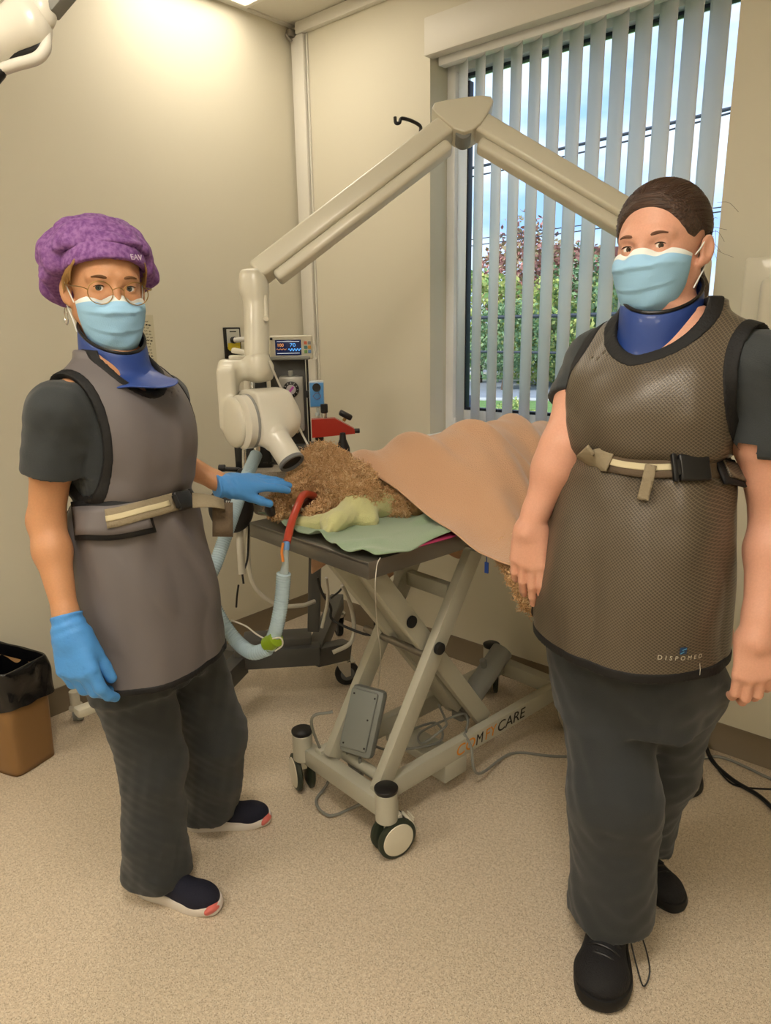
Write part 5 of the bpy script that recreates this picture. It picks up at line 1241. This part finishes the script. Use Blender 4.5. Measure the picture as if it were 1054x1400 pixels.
def fold1(Q, d):
    q = (Q-C1)@R1; z = Q[:, 2]; an_ = np.arctan2(q[:, 1], q[:, 0])
    d = d+.011*np.exp(-((z-1.065)/.018)**2)
    d = d-.0045*np.sin(an_*9+1)*np.exp(-((z-1.01)/.05)**2)-.0035*np.sin(an_*8)*np.exp(-((z-1.12)/.04)**2)
    for a, b_, w_, am in ((W1(.13, -.02, 1.03), W1(.14, .035, .93), .013, .012), (W1(.15, .03, .98), W1(.15, .09, .78), .022, .010), (W1(.10, -.12, .95), W1(.14, -.05, .80), .03, .009), (W1(.12, .05, 1.28), W1(.12, .02, 1.12), .018, .008), (W1(.12, .08, .95), W1(.13, .12, .70), .02, .010), (W1(.10, -.06, 1.22), W1(.13, .0, 1.12), .02, .007)):
        d = d-crease(Q, a, b_, w_, am)
    return d
def fold2(Q, d):
    q = (Q-C2)@R2; z = Q[:, 2]; an_ = np.arctan2(q[:, 1], q[:, 0])
    d = d+.015*np.exp(-((z-1.15-.02*np.sin(Q[:, 0]*9))/.016)**2)
    d = d-.005*np.sin(an_*8+2)*np.exp(-((z-1.105)/.035)**2)-.005*np.sin(an_*7)*np.exp(-((z-1.195)/.03)**2)
    for a, b_, w_, am in ((W2(.16, -.12, 1.10), W2(.17, .02, 1.04), .014, .008), (W2(.17, .05, 1.06), W2(.12, .15, 1.09), .014, .009), (W2(.16, -.10, .84), W2(.20, .10, .82), .020, .009), (W2(.19, .02, .96), W2(.15, .14, 1.0), .016, .007), (W2(.14, -.14, 1.25), W2(.15, -.06, 1.20), .014, .008), (W2(.14, .06, 1.22), W2(.12, .13, 1.26), .014, .007), (W2(.19, -.08, .80), W2(.20, .06, .785), .012, .007)):
        d = d-crease(Q, a, b_, w_, am)
    return d
ap1, fa1, bs1, G1_ = apron(T1, [sR, sL], .058, dict(c=np.array([.055, .0, 1.375]), r=np.array([.11, .070, .085])), .665, [(.105, .070, .155, .005, .012, -.055)]*2, -.085, .008, p1, (m_apr1, m_bind), 31,
    wave=fold1)
top('scrub_top', T1, [sR, sL], [eR, eL], [.55, .5], .054, m_scrub, p1, [neck1+R1@np.array([.02, 0, .055])], np.array([.07, .07, .05]), .72, under=(bs1, G1_))
# trousers
def trousers(par, hips, knees, ankles, r, pel, zb, zt, m, seed, flare=(1, 1), wr=.006, clip=None, hem=.7):
    pr = [pel]
    for h_, k_, a_, fl_ in zip(hips, knees, ankles, flare):
        lo_ = a_.copy(); lo_[2] = zb-.02; pr += [cone(h_, k_, r[0], r[1], .04), cone(k_, lo_, r[1], r[2]*fl_, .03)]
    def post(Q, d):
        low = np.clip((.42-Q[:, 2])/.35, 0, 1)
        d = d-wr*ripple(Q, 17, seed, an=(1, 1, .6))-(.001+.005*low)*ripple(Q, 30, seed+1, an=(1.2, 1.2, .8))-.0018*ripple(Q, 90, seed+2)
        if clip is not None:
            Q2 = Q.copy(); Q2[:, 2] = np.maximum(Q[:, 2], hem+.012); g = clip(Q2, False)+.022-.5*np.maximum(0, hem+.02-Q[:, 2]); d = np.where(Q[:, 2] > hem-.22, mx(d, g), d)
        return mx(mx(d, zb+.012*ripple(Q, 22, seed+5)-Q[:, 2]), Q[:, 2]-zt)
    return sdf_obj('trousers', field(pr, post), m, par, h=.005)
pel1 = loft([.62, .72, .84, .95], .0, 0, [.10, .115, .115, .10], [.14, .155, .15, .135], R1, C1)
tr1 = trousers(p1, [hipR+R1@np.array([.0, .005, -.02]), hipL], [kR, kL], [aR_, aL_], (.090, .080, .084), pel1, .055, .94, m_scrub2, 71, clip=bs1, hem=.665)
fl1 = None
for heel, toe in ((PZ(196, 1217, 0), PZ(302, 1246, 0)), (PZ(262, 1131, 0), PZ(368, 1122, 0))):
    d = toe-heel; shoe(p1, heel-nrm(d)*.015, math.atan2(d[1], d[0]), .97, mat('navy knit', '16182a', .85, bump=.5, scale=300), mat('white sole', 'd8d2cc', .5), mat('coral accent', 'd06a62', .5), None)
MB().box(P(195, 998, 1.66), (.045, .003, .016), .001, rz3(_yaw-.2)@rx3(-.1)).build('patch', mat('patch', 'a8a58e', .7), tr1, world=True)
# gloves
def glove(par, hp, w_, f, back=.045, m=m_glove, seed=3):
    f = nrm(f); pr = inflate(hp, .0024)+[cone(w_-f*(back+.03), w_+f*.02, .031, .029, .02)]
    def post(Q, d):
        a = (Q-w_)@f; d = d-.0010*ripple(Q, 95, seed)*np.clip((.06-a)/.05, .3, 1)-.0020*np.exp(-((a+back-.003)/.003)**2)
        d = d-.0010*np.sin(a*330+4*ripple(Q, 18, seed+2))*np.exp(-((a+.005)/.03)**2); return mx(d, -(a+back))
    return sdf_obj('glove', field(pr, post), m, par, h=.0025)
glove(p1, hR, wR, P(118, 965, 1.46)-P(94, 858, 1.47), .028); glove(p1, hL, wL, fL_, .03)
# thyroid collar
def collar(name, c, R_, rows_, par, m, edge=None, n=48, flap=None):
    V = np.zeros((len(rows_), n, 3))
    for i, (z, rx_, ry_, x0) in enumerate(rows_):
        for j in range(n):
            a = 2*math.pi*j/n; x = x0+rx_*math.cos(a); y = ry_*math.sin(a); zz = z
            if flap: x, y, zz = flap(i/(len(rows_)-1), a, x, y, zz)
            V[i, j] = c+R_@np.array([x, y, zz])
    o = MB().grid(V, True).build(name, m, par, world=True, angle=60); solid(o, .005, 0); subd(o, 1)
    return o
def flap1(t, a, x, y, z):
    z -= .042*math.cos(a)*(1-t)+.010*t*math.cos(a)                         # lower at the chin
    k = max(0, math.cos(a-.45))**6*max(0, (t-.55)/.45); return x+.055*k, y+.012*k, z+.012*k-.006*math.sin(a*5)*t
CC1 = np.array([(neck1[0]+HT1[0])/2, (neck1[1]+HT1[1])/2, 0]); 
CR1 = rz3(math.radians(-8))
collar('thyroid_collar', CC1, CR1, [(1.415, .070, .064, .012), (1.40, .073, .067, .012), (1.375, .074, .068, .012), (1.35, .078, .070, .014), (1.335, .090, .082, .016), (1.318, .108, .096, .020), (1.312, .122, .102, .022)], p1, m_navy, flap=flap1)
MB().tube([CC1+CR1@np.array([.012+.0715*math.cos(a), .0655*math.sin(a), 1.416-.042*math.cos(a)]) for a in np.linspace(0, 2*math.pi, 49)], .0035, 8).build('collar_edge', m_blk, p1, world=True)
# belt
ribbon('side_flap', fa1, [(103, 712), (125, 712), (150, 712), (180, 708), (205, 703)], .082, .004, m_bind, ap1, off=.004)
ribbon('side_flap', fa1, [(106, 712), (125, 712), (150, 712), (180, 708), (200, 704)], .060, .004, m_apr1, ap1, off=.007)
ribbon('belt', fa1, [(147, 710), (170, 706), (200, 698), (235, 688), (250, 684)], .040, .003, m_web, ap1, off=.011)
ribbon('belt_stripe', fa1, [(147, 710), (170, 706), (200, 698), (228, 690)], .012, .001, m_web2, ap1, off=.0135)
bp, bn_ = hit(fa1, 243, 688); RBk = rot_to(bn_, upv)@rz3(-.14)
MB().box(bp+bn_*.018, (.058, .044, .012), .005, RBk, seg=3).box(bp+bn_*.019-RBk[:, 0]*.03, (.012, .030, .009), .003, RBk).box(bp+bn_*.019+RBk[:, 0]*.034, (.012, .046, .010), .003, RBk).build('buckle', m_blk, ap1, world=True)
sp = [bp+bn_*.016+RT*.02, bp+bn_*.02+RT*.045+UP*.006, bp+RT*.075+UP*.010+FW*.01, bp+RT*.098-UP*.002+FW*.02]
strap('belt', sp, [bn_, bn_, nrm(bn_+upv*.3), nrm(bn_+upv*.8)], .040, .002, m_web, ap1)
sp = [bp+RT*.092+UP*.002+FW*.03, bp+RT*.094-UP*.02+FW*.03, bp+RT*.092-UP*.05+FW*.03, bp+RT*.092-UP*.075+FW*.032]
strap('belt_end', sp, [-FW]*4, .046, .002, m_webd, ap1)
# ------------------------------------------------------------------ the woman in the patterned apron
Y2 = math.radians(-94); C2 = np.array([-.545, 1.445, 0]); R2 = rz3(Y2)
def W2(x, y, z): return C2+R2@np.array([x, y, z])
p2 = empty('person', (C2[0], C2[1], 0), label='woman with dark ponytail in brown diamond-patterned apron holding the dog paw', cat='person')
m_skin2 = mat('fair skin', 'd8a28a', .5, bump=.08, scale=300, var=.06, sss=.12)
m_apr2 = mat('brown satin apron', '5d5346', .34, spec=.5); tri_tex(m_apr2, 68, '463e34', '6f6454')
HT2 = P(878, 338, 1.345); HY2 = math.radians(-90); HR2 = rz3(HY2)@ry3(.02)@rx3(.05)
HT2 = HT2-HR2@np.array([.085, 0, 0])
hp2 = xf(head_prims(1.0, 1.05, .0034), HR2, HT2)
s2R, e2R, w2R = W2(-.01, -.150, 1.335), P(769, 612, 1.47), P(726, 716, 1.49)
s2L, e2L, w2L = W2(-.01, .175, 1.335), P(1064, 712, 1.36), P(1036, 862, 1.33)
f2R = P(717, 836, 1.51)-w2R
h2R, th2 = hand_prims(w2R, f2R, RT*.85-FW*.5, FW*.9+RT*.35, 1.02, curls=[(.15, .3, .2), (.2, .3, .2), (.25, .4, .25), (.3, .5, .3)], spread=.02, thumb=.30)
f2L = P(1030, 965, 1.33)-w2L
h2L, _ = hand_prims(w2L, f2L, -RT*.95-FW*.1, FW+RT*.25, 1.02, curls=[(.4, .7, .4), (.4, .7, .4), (.45, .7, .4), (.5, .7, .4)], thumb=.02, spread=.0, tc=.05)
neck2 = W2(-.03, 0, 1.385)
tz = [.66, .78, .90, 1.02, 1.10, 1.16, 1.22, 1.30, 1.36, 1.405, 1.44]
T2 = loft(tz, [.05, .055, .058, .05, .035, .025, .03, .025, .0, -.02, -.03], 0, [.150, .158, .158, .150, .136, .128, .134, .128, .10, .074, .055], [.166, .170, .169, .162, .150, .142, .146, .155, .152, .112, .065], R2, C2)
B2 = loft([.80]+tz[3:], [.04, .04, .03, .02, .025, .02, .0, -.02, -.03], 0, [.12, .12, .12, .11, .11, .105, .085, .06, .04], [.14, .14, .13, .13, .13, .14, .13, .09, .05], R2, C2, k=.05)
body2 = hp2+[cone(HT2+HR2@np.array([-.02, 0, -.06]), neck2, .053, .057, .03), B2]
body2 += [cone(W2(-.02, .06, 1.375), s2L, .05, .052, .04), cone(W2(-.02, -.06, 1.375), s2R, .05, .052, .04)]
a2R = arm_prims(s2R, e2R, w2R, (.056, .052, .044, .043, .0270)); a2L = arm_prims(s2L, e2L, w2L, (.060, .056, .047, .048, .0300))
body2 += a2R+a2L+h2R+h2L
hip2R, hip2L = W2(.02, -.10, .80), W2(0, .10, .80)
t2a = PZ(816, 1386, 0); d2a = nrm(PZ(832, 1262, 0)-t2a); t2b = PZ(930, 1250, 0); d2b = -rz3(math.radians(-28))[:, 0]
a2r, a2l = t2a+d2a*.20+np.array([0, 0, .10]), t2b+d2b*.19+np.array([0, 0, .10]); k2R, k2L = P(842, 1085, 1.56), P(895, 1045, 1.74)
body2 += [cone(hip2R, k2R, .085, .055, .03), cone(k2R, a2r, .055, .036, .03), cone(hip2L, k2L, .085, .055, .03), cone(k2L, a2l, .055, .036, .03)]
sdf_obj('body', field(body2), m_skin2, p2, h=.003, relax=1)
build_face(hp2, HR2, HT2, p2, '6a4a3a', '4a3526', np.array([0, 0, EYE]))
build_mask(HR2, HT2, p2, drop=-.004, wide=1.05)
G2_ = lambda x, y, z: HR2@np.array([x, y, z])+HT2
m_hair = mat('dark brown hair', '33251e', .45, bump=1.0, scale=45, stretch=(.35, 6, 6), var=.35, col2='4d382c', detail=6)
hpz = xf([ell((-.018, 0, .038), (.102, .084, .090), k=.02), ell((-.075, 0, .01), (.035, .05, .06), k=.03)], HR2, HT2)
def hairf(Q, d):
    q = (Q-HT2)@HR2; u = q[:, 2]-1.55*(q[:, 0]-.026)+.012*np.abs(q[:, 1]/.07)**3
    ex_ = np.linalg.norm((q-np.array([-.006, 0, -.012]))[:, [0, 2]]/np.array([.024, .036]), axis=1)
    side = np.abs(q[:, 1]) > .06
    d = d-.0006*np.sin(q[:, 2]*420+60*q[:, 0]+3*ripple(q, 20, 3))-.003*np.clip(q[:, 2]*10, 0, 1)
    u = np.where(side, np.minimum(u, (ex_-1)*.025), u)
    return smx(d, -u*.6, .008)
sdf_obj('hair', field(hpz, hairf), m_hair, p2, h=.003)
rs = np.random.RandomState(12); mb = MB(); hcn, hrr = np.array([-.018, 0, .038]), np.array([.1045, .0865, .0925])
end_ = nrm(np.array([-.085, 0, .0]))
for k in range(420):
    ph = rs.uniform(-1.75, 1.75); x0 = .060-.040*abs(ph)/1.6; st = nrm(np.array([math.cos(ph)*.9+.05, math.sin(ph)*1.05, .86-.62*abs(ph)**1.15]))
    q_ = []; om = math.acos(np.clip(st@end_, -1, 1)); t0 = rs.uniform(0, .45) if k % 3 else 0; jit = rs.normal(size=3)*.015
    for t in np.linspace(t0, min(1, t0+rs.uniform(.4, .8)), 9):
        v = (math.sin((1-t)*om)*st+math.sin(t*om)*end_)/math.sin(om)+jit*math.sin(t*3.1); v = nrm(v); q_.append(G2_(*(hcn+hrr*v*(1.008+rs.uniform(0, .006)))))
    mb.tube(q_, [.0003, .0009, .0008, .0003], 4)
mb.build('hair_strands', [mat('hair strand', '4a352a', .4, spec=.5)], p2, world=True, kind='stuff')
pt = [cone(G2_(-.105, .0, .035), G2_(-.125, .01, .0), .026, .030, .02), cone(G2_(-.125, .01, .0), G2_(-.120, .03, -.075), .028, .020, .02), cone(G2_(-.120, .03, -.075), G2_(-.105, .05, -.14), .020, .010, .02)]
sdf_obj('ponytail', field(pt, lambda Q, d: d-.002*ripple(Q, 110, 5, an=(1, 1, .2))), m_hair, p2, h=.004)
rs = np.random.RandomState(9)
for k in range(16):
    a = G2_(rs.uniform(-.09, -.02), rs.choice([-1, 1], p=[.3, .7])*rs.uniform(.06, .085), rs.uniform(-.02, .09)); d = HR2@np.array([rs.uniform(-.04, .0), rs.uniform(-.01, .03), rs.uniform(-.03, .02)])
    MB().tube([a, a+d*.5+rs.normal(size=3)*.004, a+d+rs.normal(size=3)*.006-np.array([0, 0, .01])], .0003, 4, sm=4).build('stray_hair', m_hair, p2, world=True)
def pol2(q): return .035*np.clip(q[:, 1]/.2, -1, 1)*-0
ap2, fa2, bs2, G2a = apron(T2, [s2R, s2L], .067, dict(c=np.array([.06, .0, 1.462]), r=np.array([.13, .092, .110]), e=1.5), .765, [(.10, .070, .115, .0, .035, -.015)]*2, -.10, .008, p2, (m_apr2, m_bind), 61, bw=.0105,
    wave=fold2)
top('scrub_top', T2, [s2R, s2L], [e2R, e2L], [.50, .56], .064, m_scrub, p2, [neck2+R2@np.array([.06, 0, .055])], np.array([.13, .13, .11]), .80, seed=5, under=(bs2, G2a))
pel2 = loft([.60, .72, .84, .95], .02, 0, [.13, .15, .15, .13], [.165, .185, .18, .16], R2, C2)
tr2 = trousers(p2, [hip2R, hip2L], [k2R, k2L], [a2r, a2l], (.108, .092, .094), pel2, .085, .94, m_scrub2, 81, wr=.006, clip=bs2, hem=.765)
for tx_, dd_, sc in ((t2a, d2a, 1.12), (t2b, d2b, .98)):
    d = -dd_; so, T_ = shoe(p2, tx_+dd_*.254*sc, math.atan2(d[1], d[0]), sc, mat('black shoe mesh', '16161a', .75, bump=.6, scale=260), mat('black sole', '0f0f11', .6), None, m_blk, wd=1.28 if sc > 1 else 1.1)
    if sc > 1:
        MB().tube([T_(.10, .0, .095), T_(.11, .045, .085), T_(.14, .068, .03), T_(.17, .062, .010), T_(.15, .050, .03), T_(.11, .03, .085)], .0018, 6, sm=6).build('lace', m_blk, so, world=True)
        MB().tube([T_(.10, .0, .095), T_(.11, -.035, .098), T_(.13, -.045, .085), T_(.11, -.02, .098), T_(.10, 0, .096)], .0018, 6, sm=6).build('lace', m_blk, so, world=True)
def flap2(t, a, x, y, z):
    z += (-.042*math.cos(a)-.012*math.sin(a))*(1-t); x += .010*max(0, math.cos(a))*(1-t)
    k = max(0, math.cos(a-.1))**3*t; return x+.018*k, y, z-.062*k-.004*math.sin(a*4)*t
CC2 = np.array([neck2[0], neck2[1], 0])+.45*np.array([HT2[0]-neck2[0], HT2[1]-neck2[1], 0]); CR2 = rz3(math.radians(-92))
collar('thyroid_collar', CC2, CR2, [(1.480, .074, .070, .018), (1.462, .079, .074, .018), (1.43, .080, .074, .018), (1.41, .080, .074, .02), (1.395, .085, .080, .024), (1.375, .094, .086, .030), (1.362, .100, .084, .034)], p2, m_navy, flap=flap2)
MB().tube([CC2+CR2@np.array([.018+.0755*math.cos(a)+.010*max(0, math.cos(a)), .0715*math.sin(a), 1.481-.042*math.cos(a)-.012*math.sin(a)]) for a in np.linspace(0, 2*math.pi, 49)], .0035, 8).build('collar_edge', m_blk, p2, world=True)
# belt of the patterned apron
ribbon('belt', fa2, [(830, 628), (850, 637), (885, 642), (920, 642), (950, 640), (985, 640), (1010, 642)], .040, .003, m_webd, ap2, off=.008)
ribbon('belt_stripe', fa2, [(835, 633), (850, 638), (885, 642), (918, 642)], .013, .001, m_web2, ap2, off=.0105)
ribbon('belt', fa2, [(802, 612), (812, 620), (826, 628), (840, 634)], .044, .003, m_web, ap2, off=.014)
ribbon('belt_end', fa2, [(889, 638), (886, 652), (882, 668), (878, 684)], .020, .003, m_web, ap2, off=.013)
ribbon('side_flap', fa2, [(976, 646), (995, 650), (1018, 654)], .058, .005, m_bind, ap2, off=.011)
ribbon('side_flap', fa2, [(984, 646), (998, 650), (1018, 654)], .038, .005, m_apr2, ap2, off=.015)
bp, bn_ = hit(fa2, 944, 641); RBk = rot_to(bn_, upv)
MB().box(bp+bn_*.014, (.058, .050, .012), .005, RBk, seg=3).box(bp+bn_*.015-RBk[:, 0]*.037, (.010, .052, .010), .003, RBk).box(bp+bn_*.015-RBk[:, 0]*.03, (.012, .030, .009), .003, RBk).build('buckle', m_blk, ap2, world=True)
def wrap_text(name, s, size, px, py, f, m, par, depth=.0012, spacing=1.0, tilt=0.0):
    p, n_ = hit(f, px, py)
    if p is None: return
    R_ = rot_to(n_, upv)@rz3(tilt); o = text(name, s, size, p, R_, m, par, depth=depth, align='CENTER', world=True, spacing=spacing) if False else text(name, s, size, p+n_*.003, R_, m, par, depth=depth, align='CENTER'); o['_wrap'] = 1
    o.data.space_character = spacing; return (o, f, n_)
WRAPS = [wrap_text('lettering', 'DISPOMED', .0125, 932, 900, fa2, mat('pale print', 'cfcabb', .5), ap2, spacing=1.75, tilt=-.07)]
lp, ln_ = hit(fa2, 933, 889); MB().box(lp+ln_*.003, (.014, .014, .002), .001, rot_to(ln_, upv)).build('emblem', mat('emblem navy', '1d3c5e', .5), ap2, world=True)
RL = rot_to(ln_, upv); MB().tube([lp+ln_*.0045+RL@np.array([-.006, -.005, 0]), lp+ln_*.0045+RL@np.array([.001, -.001, 0]), lp+ln_*.0045+RL@np.array([-.003, .002, 0]), lp+ln_*.0045+RL@np.array([.005, .005, 0])], .0006, 5).build('emblem_mark', mat('emblem cyan', '5fa9d8', .5), ap2, world=True)
pp_, _n = hit(fa2, 955, 906); qq_, _m = hit(fa2, 955, 922); MB().tube([pp_+_n*.003, (pp_+qq_)/2+_n*.004, qq_+_m*.003], .0006, 5).build('print_tail', mat('pale print tail', 'cfcabb', .5), ap2, world=True)
p_, n_ = hit(fa2, 1019, 718) if hit(fa2, 1019, 718)[0] is not None else (None, None)
if p_ is not None: MB().box(p_+n_*.004, (.010, .045, .002), .001, rot_to(n_, upv)).build('side_label', m_wht, ap2, world=True)

# lettering becomes real mesh, laid onto the surface below it where that is curved
dg = bpy.context.evaluated_depsgraph_get()
for o in [o for o in S.objects if o.type == 'FONT']:
    me = bpy.data.meshes.new_from_object(o.evaluated_get(dg)); w = [w_ for w_ in WRAPS if w_ and w_[0] == o]
    n = bpy.data.objects.new('lettering_', me); COL.objects.link(n); n.parent = o.parent; n.matrix_local = o.matrix_local.copy(); nm = o.name
    if w:
        bpy.context.view_layer.update(); Mw = n.matrix_world.copy(); Mi = Mw.inverted(); f_, nn_ = w[0][1], w[0][2]
        for v in me.vertices:
            q = np.array(Mw@v.co); t_ = np.linspace(.02, -.02, 161); d_ = f_(q+t_[:, None]*nn_, False); i_ = np.flatnonzero(d_ < 0)
            if len(i_): v.co = Mi@Vector(tuple(q+nn_*(t_[i_[0]]+.0012)))
    cu = o.data; bpy.data.objects.remove(o); n.name = nm
bpy.context.view_layer.update()
